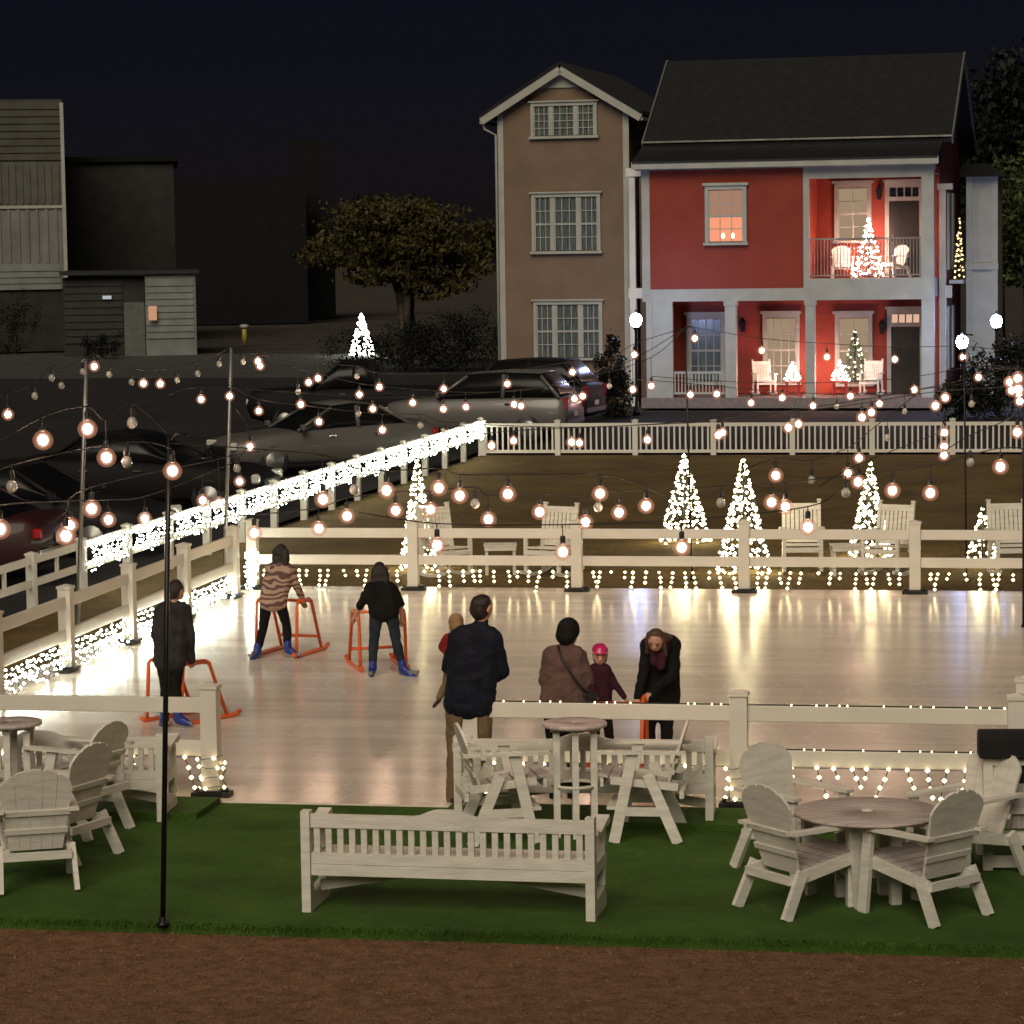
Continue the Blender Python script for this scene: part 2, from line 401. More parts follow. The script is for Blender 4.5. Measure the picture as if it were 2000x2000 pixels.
ord_ = ['first', 'second', 'third', 'fourth', 'fifth', 'sixth', 'seventh', 'eighth', 'ninth', 'tenth', 'eleventh', 'twelfth', 'thirteenth', 'fourteenth', 'fifteenth', 'sixteenth']
SIDE = Vector((math.cos(YAW), -math.sin(YAW), 0))
for k in range(1, 7):
    a, b_ = grid(.0, LEFTY[k] - PW * .6), grid(0, LEFTY[k + 1] + PW * .6)
    net_light(f'cool white net light under the left rink rail, {ord_[k-1]} panel from the far corner', a, b_, .37, .05, 'net lights on the left rink fence', LEDC, 6, .10, .0155, 20 + k, .045, SIDE)
net_light('tight bundle of cool white lights at the far left rink corner', grid(.0, -.75), grid(.0, -.1), .62, .06, 'net lights on the left rink fence', LEDC, 9, .07, .018, 31, .08, SIDE)

def icicles(label, a, b_, z, led, group, seed, n=14, off=.04, rb=.025, pitch=.068, short=False):
    rr = random.Random(seed); d = (b_ - a); L = d.length; d.normalize()
    t = thing('icicle_light', label, 'icicle lights', (a.x, a.y, 0), 0, group)
    nrm = Vector((-math.sin(YAW), -math.cos(YAW), 0)); o = Vector((a.x, a.y, 0))
    ww = MB(); top = [a + d * (L * i / 12) + nrm * off - o + Vector((0, 0, z)) for i in range(13)]; wire_of(ww, top); ww.build('wire', WIREG, t)
    lens = [3, 5, 2, 4, 2, 5, 3, 4, 1, 5, 3, 2, 4, 5]
    for i in range(n):
        x = (i + .5) * L / n + rr.uniform(-.04, .04); k = rr.choice(lens) if not short else rr.choice([1, 2, 3, 3, 5, 4])
        s = MB(); pts = []; sx = rr.uniform(-.018, .018) * (2 if short else 1)
        for q in range(k + 1):
            p = a + d * (x + sx * q + rr.uniform(-.008, .008)) + nrm * (off + .01) - o; p.z = z - q * pitch + rr.uniform(-.006, .006); pts.append(p)
        s.cur = 1; wire_of(s, pts, .005); s.cur = 0
        for p in pts[1:] if not short else pts: s.octa(p, rb * rr.uniform(.85, 1.1))
        s.build('light_strand', [led, WIREG], t)
    return t
for k in range(6):
    icicles(f'string of white icicle lights under the far rink rail, {ord_[k]} panel from the left', grid(k * S + .1, 0), grid((k + 1) * S - .1, 0) , .375, LEDW, 'icicle lights on the far rink fence', 50 + k, 13)
icicles('string of warm icicle lights under the rink rail behind the left bench', grid(1.5, -15), grid(3.66, -15), .385, LEDW, 'icicle lights on the near rink fence', 60, 9, .05, .021, .09, True)
icicles('string of warm icicle lights behind the middle bench slats', grid(6.15, -15), grid(8.26, -15), .385, LEDW, 'icicle lights on the near rink fence', 61, 9, .05, .021, .09, True)
icicles('string of warm icicle lights above the right round table', grid(8.46, -15), grid(10.6, -15), .385, LEDW, 'icicle lights on the near rink fence', 62, 14, .05, .021, .078, True)
def post_wrap(label, g, seed, z0=.05, z1=.42):
    rr = random.Random(seed); t = thing('post_light', label, 'string lights', grid(*g), -YAW, 'lights wrapped round the near fence posts')
    bb = MB(); pts = []
    for i in range(34):
        a = i * .75; r = PW * .5 + .035; p = Vector((r * 1.15 * math.cos(a), r * 1.15 * math.sin(a), z0 + (z1 - z0) * i / 34 + rr.uniform(-.02, .02))); pts.append(p)
        if i % 2 == 0: bb.octa(p, .02)
    ww = MB(); wire_of(ww, pts); bb.build('bulbs', LEDW, t)['kind'] = 'stuff'; ww.build('wire', WIREG, t)
post_wrap('warm string lights wound round the foot of the post left of the rink opening', (3.76, -15), 1)
post_wrap('warm string lights wound round the post behind the middle bench armrest', (8.36, -15), 2)
def rail_string(label, a, b_, z, n, seed):
    rr = random.Random(seed); t = thing('rail_light', label, 'string lights', (a.x, a.y, 0), 0, 'fairy lights lying on the near rails')
    o = Vector((a.x, a.y, 0)); d = b_ - a; pts = []; bb = MB()
    for i in range(n):
        p = a + d * ((i + rr.uniform(.2, .8)) / n) - o; p.z = z; pts.append(p)
        if rr.random() < .6: bb.octa(p, .011)
    ww = MB(); wire_of(ww, pts, .007); ww.build('wire', WIREG, t); bb.build('bulbs', LEDW, t)['kind'] = 'stuff'
rail_string('fairy lights lying along the top rail right of the standing people', grid(6.1, -15), grid(10.6, -15), .905, 46, 3)
rail_string('fairy lights lying along the lower rail right of the standing people', grid(8.45, -15), grid(10.6, -15), .53, 22, 4)
net_light('glowing bundle of warm lights at the near right rink corner', grid(10.85, -14.2), grid(11.1, -12.4), .40, .05, 'net lights at the right rink corner', LEDW, 5, .085, .022, 77, .06, -SIDE)

# ------------------------------------------------------------------ lawn fence with net lights, and picket fence
FANG = math.atan2(FD.y, FD.x)
lf = thing('lawn_fence', 'low white rail fence hung with net lights, running left from the picket fence corner', 'fence', FA, FANG)
LPOST = post_mb(.84, .115).mesh('lawn_post', VINYL)
npan = int(FL * 1.12 / 1.95)
for k in range(npan + 1):
    q = link('post', LPOST, lf); q.location = (k * 1.95, 0, 0)
for k in range(npan):
    for z in (.72, .42):
        b = MB(); b.bb(k * 1.95 + .06, (k + 1) * 1.95 - .06, -.02, .02, z, z + .10); b.build('rail', VINYL, lf)
    b = MB(); b.bb(k * 1.95 + .95, k * 1.95 + 1.02, -.018, .018, .521, .719); b.build('baluster', VINYL, lf)
FN = Vector((-FD.y, FD.x, 0)); FN = FN if FN.y < 0 or FN.x > 0 else -FN
for k in range(14):
    a, b_ = FA + FD * (k * 1.95 + .1), FA + FD * ((k + 1) * 1.95 - .1)
    net_light(f'cool white net light draped on the lawn fence, {ord_[k]} panel from the picket corner', a, b_, .80, .40, 'net lights on the lawn fence', LEDC, 7, .115, .0165, 100 + k, .075, FN)

PANG = math.atan2(PD.y, PD.x)
pf = thing('picket_fence', 'long white picket fence across the lawn below the red house', 'fence', FA, PANG)
PPOST = post_mb(.78, .12).mesh('picket_post', VINYL)
pm = MB()
PSP = 1.785
pm.bb(.06, PSP - .06, -.022, .022, .66, .74); pm.bb(.06, PSP - .06, -.022, .022, .06, .13)
for i in range(13):
    x = .06 + (PSP - .12) * (i + .5) / 13; pm.bb(x - .02, x + .02, -.013, .013, .131, .659)
PPAN = pm.mesh('picket_panel', VINYL)
for k in range(14):
    q = link('post', PPOST, pf); q.location = (k * PSP + (.0 if k else .06), 0, 0)
    if k < 13: q = link('picket_panel', PPAN, pf); q.location = (k * PSP, 0, 0)

# ------------------------------------------------------------------ cone trees of lights
def light_tree(label, base, h, r, led, group=None, strands=22, n=19, rb=.0225, seed=0, name='light_tree', rings=True, green=False):
    rr = random.Random(seed); t = thing(name, label, 'light tree', base, 0, group)
    b = MB(); b.tube([(0, 0, 0), (0, 0, h)], .02, 6); b.build('pole', DARKM, t)
    g = MB(); g.tube([(r * math.cos(a * .4), r * math.sin(a * .4), .02) for a in range(17)], .008, 4); g.build('base_ring', DARKM, t)
    if green:
        f = MB()
        for i in range(900):
            u = rr.random() ** .6; z = h * (1 - u) ; a = rr.random() * 6.28; q = r * u * rr.uniform(.6, 1.0)
            p = Vector((q * math.cos(a), q * math.sin(a), z)); d = Vector((math.cos(a), math.sin(a), -.3)) * .05 * h; w = Vector((-math.sin(a), math.cos(a), .2)) * .014 * h
            f.add([p - w, p + w, p + d], [(0, 1, 2)])
        f.build('foliage', NEEDLE, t)
    for k in range(strands):
        a0 = 2 * math.pi * k / strands; s = MB(); pts = []
        for i in range(n):
            u = (i + .4 + rr.uniform(-.3, .3)) / n; u = max(.02, u); a = a0 + rr.uniform(-.13, .13) + u * .35
            q = r * (u ** .92) * rr.uniform(.93, 1.05)
            pts.append(Vector((q * math.cos(a), q * math.sin(a), h * (1 - u) + rr.uniform(-.02, .02))))
        s.cur = 1; wire_of(s, pts, .005); s.cur = 0
        for i, p in enumerate(pts):
            if (rr.random() < .35 + .65 * (i / n)) : s.octa(p, rb * rr.uniform(.85, 1.12))
        s.build('light_strand', [led, WIREG], t)
    return t
NEEDLE = mat('fir_needles', (.03, .06, .025), .7, .3)
GT = 'cone light trees on the lawn'
def lt(label, px, yt, yb, hw, **k):
    g = gp(px, yb); D = g.y; ppm = FPX / D
    light_tree(label, g, (yb - yt) / ppm, hw / ppm, LEDT, GT, **k)
lt('slim white cone of lights beside the left pair of lawn chairs', 818, 893, 1112, 38, seed=1, n=19)
lt('white cone of lights standing farthest back, left of two neighbours', 1338, 885, 1060, 51, seed=2, n=17)
lt('tall wide white cone of lights behind the middle far rink post', 1453, 893, 1120, 55, seed=3, n=19)
lt('white cone of lights between the two right lawn chairs', 1700, 900, 1088, 43, seed=4, n=17)
lt('shortest white cone of lights beside the right edge bench', 1919, 990, 1108, 36, seed=5, n=10, strands=11)
# ------------------------------------------------------------------ garden benches (seat faces +y, back towards the camera)
def make_bench():
    t = thing('garden_bench', '', 'bench'); L = 2.1; h = L / 2
    b = MB(); n = 40
    top = []
    for i in range(n + 1):
        x = -h + .05 + (L - .1) * i / n; k = math.exp(-((x) / .17) ** 4); top.append((x, .71 + .052 * k))
    b.prism([(-h + .05, .615)] + top + [(h - .05, .615)][::1], 'y', -.022, .022)
    for i in range(23):
        x = -h + .05 + (L - .1) * (i + .5) / 23; b.bb(x - .022, x + .022, -.012, .012, .431, .614)
    b.bb(-h + .05, h - .05, -.02, .02, .352, .43); b.bb(-h + .05, h - .05, -.024, .016, .268, .349)
    b.build('backrest', WB, t)
    b = MB()
    for i in range(5): b.bb(-h + .06, h - .06, .03 + i * .095, .115 + i * .095, .385 - .006 * i, .41 - .006 * i)
    b.build('seat', WB, t)
    for s in (-1, 1):
        x = s * (h - .015)
        b = MB(); b.bb(x - .033, x + .033, -.045, .045, 0, .735); b.bb(x - .03, x + .03, .40, .47, .16, .575); b.bb(x - .031, x + .031, .046, .48, .30, .39)
        b.prism([(.046, .001), (.48, .001), (.48, .09), (.40, .155), (.10, .12), (.046, .2)], 'x', x - .028, x + .028); b.build('end_frame', WB, t)
        b = MB(); b.prism([(.03, .60), (.15, .565), (.36, .60), (.47, .585), (.53, .60), (.545, .63), (.52, .655), (.46, .64), (.36, .63), (.15, .60), (.03, .635)], 'x', x - .05, x + .05)
        b.build('armrest', WB, t)
        b = MB(); b.beam((s * (h - .06), .2, .15), (s * .32, .2, .262), .03, .075); b.beam((s * .32, .2, .262), (0, .2, .27), .03, .07); b.build('brace', WB, t)
    return t
BG = 'white garden benches on the turf'
def mid(p, q): return (gp(*p) + gp(*q)) / 2
bench = make_bench(); bench['group'] = BG
def setb(o, p, label, rz):
    o.location = (p.x, p.y, .016); o.rotation_euler = (0, 0, rz); o['label'] = label
setb(bench, mid((588, 1779), (1172, 1806)), 'white slatted bench nearest the camera, alone on the turf, back turned', -.20)
b2 = copy_tree(bench); setb(b2, mid((893, 1608), (1392, 1621)), 'white slatted bench behind the bar table, standing before the adults', -.12)
b2.location.z = .016
b3 = copy_tree(bench); setb(b3, mid((-170, 1602), (334, 1609)), 'white slatted bench behind the left bar table, cut by the picture edge', -.10)

# ------------------------------------------------------------------ adirondack chairs
def make_adirondack(name, cat, sz, blen, tall):
    """seat faces +y; sz seat height, blen length of the back"""
    t = thing(name, '', cat); K = 1.0
    rec = R(17); y0, z0 = -.14, sz - .10
    Mx = Matrix.Rotation(rec, 4, 'X'); Mx.translation = Vector((0, y0, z0))
    b = MB(); n = 5; wtop, wbot = .116, .084
    for i in range(n):
        u = i - (n - 1) / 2; hh = blen
        ct, cb = u * wtop, u * wbot; o = []; xe = 2.62 * wtop
        for k in range(9):
            x_ = ct + (.0565 - .113 * k / 8); o.append((x_, hh - .21 + .21 * math.sqrt(max(0, 1 - (x_ / xe) ** 2)) - (.012 if k in (0, 8) else 0)))
        poly = [(cb - .041, 0), (cb + .041, 0)] + o
        vs = [Mx @ Vector((x, -.010, z)) for x, z in poly] + [Mx @ Vector((x, .010, z)) for x, z in poly]; m_ = len(poly)
        b.add(vs, [tuple(range(m_)), tuple(range(2 * m_ - 1, m_ - 1, -1))] + [(k, (k + 1) % m_, m_ + (k + 1) % m_, m_ + k) for k in range(m_)])
    b.build('backrest', WB, t)
    b = MB()
    for zz, w_ in ((.16, .50), (blen * .47, .57)):
        c = Mx @ Vector((0, -.0185, zz)); b.box(c, (w_, .015, .042), Matrix.Rotation(rec, 3, 'X'))
    b.build('back_rail', WB, t)
    b = MB(); 
    for i in range(6):
        y = -.12 + i * .088; b.box((0, y + .04, sz - .075 + .018 * i), (.50, .078, .02), (R(11), 0, 0))
    b.build('seat', SEATW, t)
    az = sz + .20
    for s in (-1, 1):
        b = MB(); b.prism([(s * .255, -.30), (s * .335, -.30), (s * .345, .30), (s * .33, .40), (s * .25, .40), (s * .235, .30)], 'z', az, az + .024); b.build('armrest', WB, t)
        b = MB(); b.beam((s * .255, .40 if not tall else .30, sz - .02), (s * .255, -.24, sz - (.135 if not tall else .07)), .03, .085 if not tall else .06); b.build('seat_rail', WB, t)
        b = MB(); fx = .30 if not tall else .33
        b.beam((s * .285, .33 if not tall else .12, az - .002), (s * fx, .38 if not tall else .27, 0), .04, .088, (0, 1, 0)); b.build('front_leg', WB, t)
        b = MB(); b.beam((s * .285, -.17 if not tall else .0, sz - (.07 if not tall else -.04)), (s * fx, -.34 if not tall else -.24, 0), .04, .085, (0, 1, 0)); b.build('rear_leg', WB, t)
    b = MB(); b.bb(-.27, .27, -.285, -.25, sz - .16, sz - .10); b.build('cross_rail', WB, t)
    b = MB(); b.bb(-.24, .24, .36, .385, sz - .075, sz + .01); b.build('front_apron', WB, t)
    if tall:
        b = MB(); b.bb(-.30, .30, .255, .33, .26, .285); b.build('footrest', WB, t)
        for s in (-1, 1):
            b = MB(); b.beam((s * .318, .225, .25), (s * .318, -.17, .25), .025, .07); b.build('side_rail', WB, t)
    return t
adi = make_adirondack('adirondack_chair', 'chair', .40, .66, False)
barc = make_adirondack('bar_chair', 'chair', .51, .56, True)
TG, BCG = 'white fan-backed chairs round the low tables', 'tall white bar chairs at the bar tables'
def putc(src, first, px, py, deg, label, group):
    p = gp(px, py); o = src if first else copy_tree(src)
    o.location = (p.x, p.y, .0165); o.rotation_euler = (0, 0, R(deg)); o['label'] = label; o['group'] = group; k_ = {'bar_chair': .88, 'adirondack_chair': .94}.get(src.name.split('.')[0], 1); o.scale = (k_, k_ if k_ > .9 else 1, 1)
    return o
putc(adi, True, 1556, 1778, -57, 'white fan-backed chair left front of the right round table, back turned', TG)
putc(adi, False, 1812, 1790, 40, 'white fan-backed chair right front of the right round table, back turned', TG)
putc(adi, False, 1543, 1700, -142, 'white fan-backed chair behind the right round table at its left', TG)
putc(adi, False, 1893, 1712, 128, 'white fan-backed chair behind the right round table, beside the black-covered settee', TG)
putc(adi, False, 70, 1732, 14, 'white fan-backed chair nearest the lower left corner, seen from behind', TG)
putc(adi, False, 128, 1678, 62, 'white fan-backed chair tucked behind another at the left, turned left', TG)
putc(barc, True, 1272, 1636, 82, 'tall white bar chair right of the middle bar table, facing left', BCG)
putc(barc, False, 968, 1640, -80, 'tall white bar chair left of the middle bar table, facing right', BCG)
putc(barc, False, 168, 1630, 62, 'tall white bar chair beside the left bar table', BCG)

def make_bar_table():
    t = thing('bar_table', '', 'table')
    b = MB(); b.lathe([(.24, .885), (.262, .892), (.262, .912), (.255, .92), (.03, .92), (.028, .915)], n=28); b.build('tabletop', TOPW, t)
    b = MB(); b.bb(-.2, .2, -.03, .03, .845, .884); b.bb(-.03, .03, -.2, .2, .846, .883); b.build('top_support', WB, t)
    for x, y in ((-.15, -.1), (.15, -.1), (-.15, .1), (.15, .1), (0, -.17), (0, .17)):
        b = MB(); b.bb(x - .026, x + .026, y - .02, y + .02, 0, .844); b.build('leg', WB, t)
    b = MB(); b.lathe([(.172, .40), (.192, .40), (.192, .425), (.172, .425), (.172, .40)], n=20); b.build('stretcher_ring', WB, t)
    return t
btab = make_bar_table(); btab['group'] = 'small round bar tables'
p = gp(1125, 1634); btab.location = (p.x, p.y, .0165); btab['label'] = 'small round white bar table between two tall chairs'
bt2 = copy_tree(btab); p = gp(26, 1628); bt2.location = (p.x, p.y, .0165); bt2['label'] = 'small round white bar table at the left picture edge'

rt = thing('round_table', 'low round table with weathered plank top and white hub, four chairs around it', 'table', gp(1695, 1762) + Vector((0, 0, .0165)), R(8))
b = MB(); b.lathe([(.46, .625), (.525, .63), (.53, .642), (.525, .655), (.05, .657), (.0495, .652)], n=40); b.build('tabletop', TOPW, rt)
b = MB(); b.lathe([(.046, .645), (.046, .663), (.03, .668)], n=16); b.build('hub_cap', VINYL, rt)
for x, y in ((-.16, -.16), (.16, -.16), (-.16, .16), (.16, .16)):
    b = MB(); b.bb(x - .038, x + .038, y - .038, y + .038, 0, .58); b.build('leg', WB, rt)
b = MB(); b.beam((-.36, -.36, .602), (.36, .36, .602), .08, .042); b.beam((-.36, .36, .6), (.36, -.36, .6), .08, .038)
b.bb(-.12, .12, -.19, -.13, .2, .27); b.bb(-.12, .12, .13, .19, .2, .27); b.bb(-.19, -.13, -.12, .12, .2, .27); b.bb(.13, .19, -.12, .12, .2, .27); b.build('stretcher', WB, rt)

# settee with a black cover at the right edge
p = gp(1921, 1702)
st = thing('covered_settee', 'white plank settee with a black cover over its top, at the right edge', 'settee', (p.x, p.y, .0165), R(-4))
b = MB()
for x in (.03, 1.37): b.bb(x - .035, x + .035, -.04, .04, 0, .86); b.bb(x - .034, x + .034, .52, .6, 0, .62)
b.bb(.066, 1.334, -.03, .03, .80, .85); b.bb(.066, 1.334, -.03, .03, .02, .10); b.bb(.066, 1.334, -.03, .03, .19, .29); b.bb(.68, .72, -.02, .02, .101, .189); b.bb(.066, 1.334, -.035, .035, .43, .47)
b.build('frame', WB, st)
b = MB()
for i in range(9): b.box((.135 + i * .141, .02, .37), (.13, .02, .115)); 
for i in range(9): b.box((.135 + i * .141, .03, .56), (.134, .02, .17))
b.build('backrest', SEATW, st)
b = MB(); b.bb(.066, 1.334, .05, .07, .645, .80); b.build('shade_cloth', BLACK, st)
b = MB()
for i in range(6): b.bb(.07, 1.33, .05 + i * .09, .13 + i * .09, .32, .345)
b.build('seat', SEATW, st)
b = MB(); pr = [(-.10, .862), (-.105, 1.02), (-.07, 1.065), (.0, 1.07), (.09, 1.06), (.12, 1.02), (.12, .862)]; b.prism(pr, 'x', -.04, 1.44); b.build('black_cover', mat('black_fabric', (.010, .009, .009), .9, .3, 8, .5, 30), st, .012)

# ------------------------------------------------------------------ lawn rockers
def make_rocker():
    t = thing('rocking_chair', '', 'chair'); rec = R(12); Mx = Matrix.Rotation(rec, 4, 'X'); Mx.translation = Vector((0, -.2, .40)); M3 = Matrix.Rotation(rec, 3, 'X')
    b = MB()
    for s in (-1, 1): b.box(Mx @ Vector((s * .255, 0, .27)), (.05, .045, .72), M3); b.box(Mx @ Vector((s * .255, 0, .645)), (.062, .055, .02), M3)
    b.box(Mx @ Vector((0, 0, .55)), (.458, .03, .09), M3); b.box(Mx @ Vector((0, 0, .06)), (.458, .03, .07), M3)
    for i in range(7): b.box(Mx @ Vector((-.195 + i * .065, 0, .30)), (.052, .016, .41), M3)
    b.build('backrest', WB, t)
    b = MB()
    for i in range(6): b.box((0, -.16 + i * .085, .40 + .006 * i), (.50, .075, .02))
    b.bb(-.24, .24, .30, .33, .33, .40); b.build('seat', WB, t)
    for s in (-1, 1):
        b = MB(); b.bb(s * .23, s * .33, -.28, .36, .62, .645); b.build('armrest', WB, t)
        b = MB(); b.bb(s * .265 - .025, s * .265 + .025, .27, .32, .075, .62); b.build('front_leg', WB, t)
        b = MB(); b.beam((s * .265, -.22, .42), (s * .265, -.25, .075), .045, .045); b.build('rear_leg', WB, t)
        b = MB(); pts = []
        for i in range(13):
            y = -.50 + .95 * i / 12; pts.append((y, .002 + .30 * ((y + .02) ** 2)))
        b.prism(pts + [(y, z + .05) for y, z in reversed(pts)], 'x', s * .265 - .02, s * .265 + .02); b.build('rocker', WB, t)
    return t
rock = make_rocker(); RG = 'white rocking chairs on the lawn'
rc = [(868, 1126, 212, 'white rocking chair beside the slim light cone, turned right'), (1078, 1126, 152, 'white rocking chair right of the little lawn table, turned left'),
      (1567, 1120, 176, 'white slat-back rocking chair right of the tall wide light cone'), (1735, 1124, 150, 'white rocking chair partly hidden by a light cone and the fence post'),
      (1975, 1122, 184, 'white rocking chair at the right edge behind the far rink fence')]
for i, (px, py, a, lb) in enumerate(rc): putc(rock, i == 0, px, py, a, lb, RG).location.z = .009
lt_ = thing('side_table', '', 'table')
b = MB()
for i in range(6): b.bb(-.24, .24, -.21 + i * .07, -.15 + i * .07, .42, .44)
b.bb(-.23, .23, -.2, -.17, .36, .419); b.bb(-.23, .23, .17, .2, .36, .419); b.build('tabletop', WB, lt_)
for x in (-.2, .2):
    for y in (-.15, .15): b = MB(); b.bb(x - .022, x + .022, y - .022, y + .022, 0, .42 if abs(y) < .1 else .359); b.build('leg', WB, lt_)
p = gp(978, 1122); lt_.location = (p.x, p.y, .009); lt_['label'] = 'low white slatted side table between the left pair of rocking chairs'; lt_['group'] = 'white side tables on the lawn'
l2 = copy_tree(lt_); p = gp(1655, 1124); l2.location = (p.x, p.y, .009); l2['label'] = 'low white slatted side table right of the slat-back rocking chair'

# ------------------------------------------------------------------ light poles and strings of bulbs
PG = 'slim poles that carry the bulb strings'
POLES = {}
def pole(key, label, base, top, dark=False, r=.027):
    b_, t_ = Vector(base), Vector(top); t = thing('light_pole', label, 'pole', b_, 0, PG)
    d = t_ - b_; b = MB(); b.tube([(0, 0, 0), d], r, 8); b.build('shaft', DARKM if dark else GREYM, t)
    b = MB(); b.tube([d + Vector((-.02, 0, -.06)), d + Vector((.05, 0, .015)), d + Vector((.13, 0, .0))], .012, 5); b.build('top_hook', DARKM, t)
    f = MB(); f.lathe([(.05, 0), (.05, .01), (.03, .018), (.03, .06)], n=10); f.build('base_plate', DARKM, t)
    POLES[key] = t_
def ptop(px, py, D): return at(px, py, D)
pole('near', 'dark slim pole in the left foreground, its foot at the mulch edge', gp(318, 1806), ptop(330, 851, 20.2), True, .019)
g = gp(150, 1262); pole('a', 'grey slim pole at the left behind the rink fence, one bulb at its top', g, ptop(169, 704, g.y))
g = gp(437, 1158); pole('b', 'grey slim pole left of centre behind the netted lawn fence', g, ptop(452, 677, g.y))
g = gp(1352, 1135); pole('c', 'thin dark pole rising in front of the picket fence and the red house', g, ptop(1338, 640, g.y), True, .013)
g = gp(1888, 1135); pole('d', 'thin dark pole in front of the right corner of the red house', g, ptop(1882, 655, g.y), True, .013)
g = gp(1999, 1230); pole('e', 'dark pole at the extreme right edge of the rink', g, ptop(1999, 720, g.y), True, .016)
bm_ = MB(); bm_.cur = 0; bm_.lathe([(.016, 0), (.020, -.012), (.020, -.055), (.017, -.06)], n=8)
GL = [(.018, -.061), (.042, -.080), (.056, -.108), (.056, -.130), (.044, -.156), (.022, -.171), (.004, -.175)]; bm_.cur = 1; bm_.lathe([(r * .66, -.06 + (z + .06) * .74) for r, z in GL], n=12)
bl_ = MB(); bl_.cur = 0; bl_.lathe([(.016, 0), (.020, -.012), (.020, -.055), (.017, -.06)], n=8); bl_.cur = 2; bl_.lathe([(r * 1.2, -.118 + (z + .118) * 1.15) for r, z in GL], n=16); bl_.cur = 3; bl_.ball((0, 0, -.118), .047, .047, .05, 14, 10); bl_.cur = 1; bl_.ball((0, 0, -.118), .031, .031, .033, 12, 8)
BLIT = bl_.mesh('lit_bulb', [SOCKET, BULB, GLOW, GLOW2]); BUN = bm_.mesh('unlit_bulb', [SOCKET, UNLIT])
def string(label, start, end, D0, D1, pts, sag_end=(None, None)):
    """pts: (px, py, lit) of bulbs along one string; depth runs from D0 to D1 along it"""
    xs = [p[0] for p in pts]; lo, hi = min(xs), max(xs); P = []
    for px, py, lit in pts:
        u = (px - lo) / (hi - lo + 1e-6); D = D0 + (D1 - D0) * u; P.append((at(px, py, D), lit))
    t = thing('string_light', label, 'string lights', P[0][0], 0, 'strings of bulbs over the rink'); o = P[0][0]
    wp = []
    if start is not None: wp.append(Vector(start) - o)
    for p, lit in P: wp.append(p - o + Vector((0, 0, .128 + .03)))
    if end is not None: wp.append(Vector(end) - o)
    h0 = [v.copy() for v in wp]
    for _ in range(3):
        wp = [wp[0]] + [wp[i] * .5 + (wp[i - 1] + wp[i + 1]) * .25 for i in range(1, len(wp) - 1)] + [wp[-1]]
    wp = [Vector((a.x, a.y, max(w_.z, a.z))) for a, w_ in zip(h0, wp)]; hang = wp[(1 if start is not None else 0):]
    # smooth the wire: catmull-rom through the hangers
    q = []
    for i in range(len(wp) - 1):
        p0, p1, p2, p3 = wp[max(i - 1, 0)], wp[i], wp[i + 1], wp[min(i + 2, len(wp) - 1)]
        for k in range(5):
            u = k / 5; q.append(.5 * ((2 * p1) + (p2 - p0) * u + (2 * p0 - 5 * p1 + 4 * p2 - p3) * u * u + (3 * p1 - p0 - 3 * p2 + p3) * u ** 3))
    q.append(wp[-1])
    b = MB(); b.tube(q, .005, 5)
    for (p, lit), w_ in zip(P, hang):
        h = p - o + Vector((0, 0, .128)); b.tube([w_, h - Vector((0, 0, .004))], .005, 4)
    b.build('wire', CABLE, t)
    for p, lit in P:
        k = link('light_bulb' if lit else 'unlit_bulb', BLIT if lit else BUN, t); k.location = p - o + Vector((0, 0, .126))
        if not lit: k['label'] = 'clear bulb that is not lit'
    return t
L_ = lambda s: [(float(a.split(',')[0]), float(a.split(',')[1].rstrip('u')), not a.endswith('u')) for a in s.split()]
ca = POLES
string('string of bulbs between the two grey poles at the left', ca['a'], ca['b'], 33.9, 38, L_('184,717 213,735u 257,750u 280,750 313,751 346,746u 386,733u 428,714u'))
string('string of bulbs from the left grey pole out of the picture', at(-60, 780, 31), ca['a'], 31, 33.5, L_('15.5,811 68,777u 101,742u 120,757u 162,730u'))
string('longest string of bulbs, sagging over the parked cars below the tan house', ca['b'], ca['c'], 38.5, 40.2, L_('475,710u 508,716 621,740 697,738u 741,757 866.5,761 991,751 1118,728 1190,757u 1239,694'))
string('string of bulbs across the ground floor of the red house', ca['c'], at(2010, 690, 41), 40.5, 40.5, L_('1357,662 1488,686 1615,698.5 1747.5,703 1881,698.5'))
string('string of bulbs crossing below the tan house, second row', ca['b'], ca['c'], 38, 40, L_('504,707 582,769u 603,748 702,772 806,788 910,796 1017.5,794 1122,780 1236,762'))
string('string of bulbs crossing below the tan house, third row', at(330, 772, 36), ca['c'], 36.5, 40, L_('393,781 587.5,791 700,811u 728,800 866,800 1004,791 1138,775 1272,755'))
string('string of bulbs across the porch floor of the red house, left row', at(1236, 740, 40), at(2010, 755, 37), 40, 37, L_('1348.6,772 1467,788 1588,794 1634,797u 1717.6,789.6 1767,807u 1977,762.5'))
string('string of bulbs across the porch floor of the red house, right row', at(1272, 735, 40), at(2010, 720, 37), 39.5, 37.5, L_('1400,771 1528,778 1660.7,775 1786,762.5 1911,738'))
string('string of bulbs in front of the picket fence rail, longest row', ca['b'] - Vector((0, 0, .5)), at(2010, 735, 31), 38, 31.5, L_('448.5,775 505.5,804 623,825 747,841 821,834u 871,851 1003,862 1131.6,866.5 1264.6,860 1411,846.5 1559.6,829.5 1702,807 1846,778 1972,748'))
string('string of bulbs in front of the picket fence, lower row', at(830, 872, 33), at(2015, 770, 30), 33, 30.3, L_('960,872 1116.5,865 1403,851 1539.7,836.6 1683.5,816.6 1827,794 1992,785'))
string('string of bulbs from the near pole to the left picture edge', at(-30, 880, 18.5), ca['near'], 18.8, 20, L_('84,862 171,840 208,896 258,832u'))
string('string of bulbs hanging low at the near pole', at(-30, 945, 18.3), ca['near'] - Vector((0, 0, .2)), 18.6, 20, L_('23,957u 248,909u 337,922'))
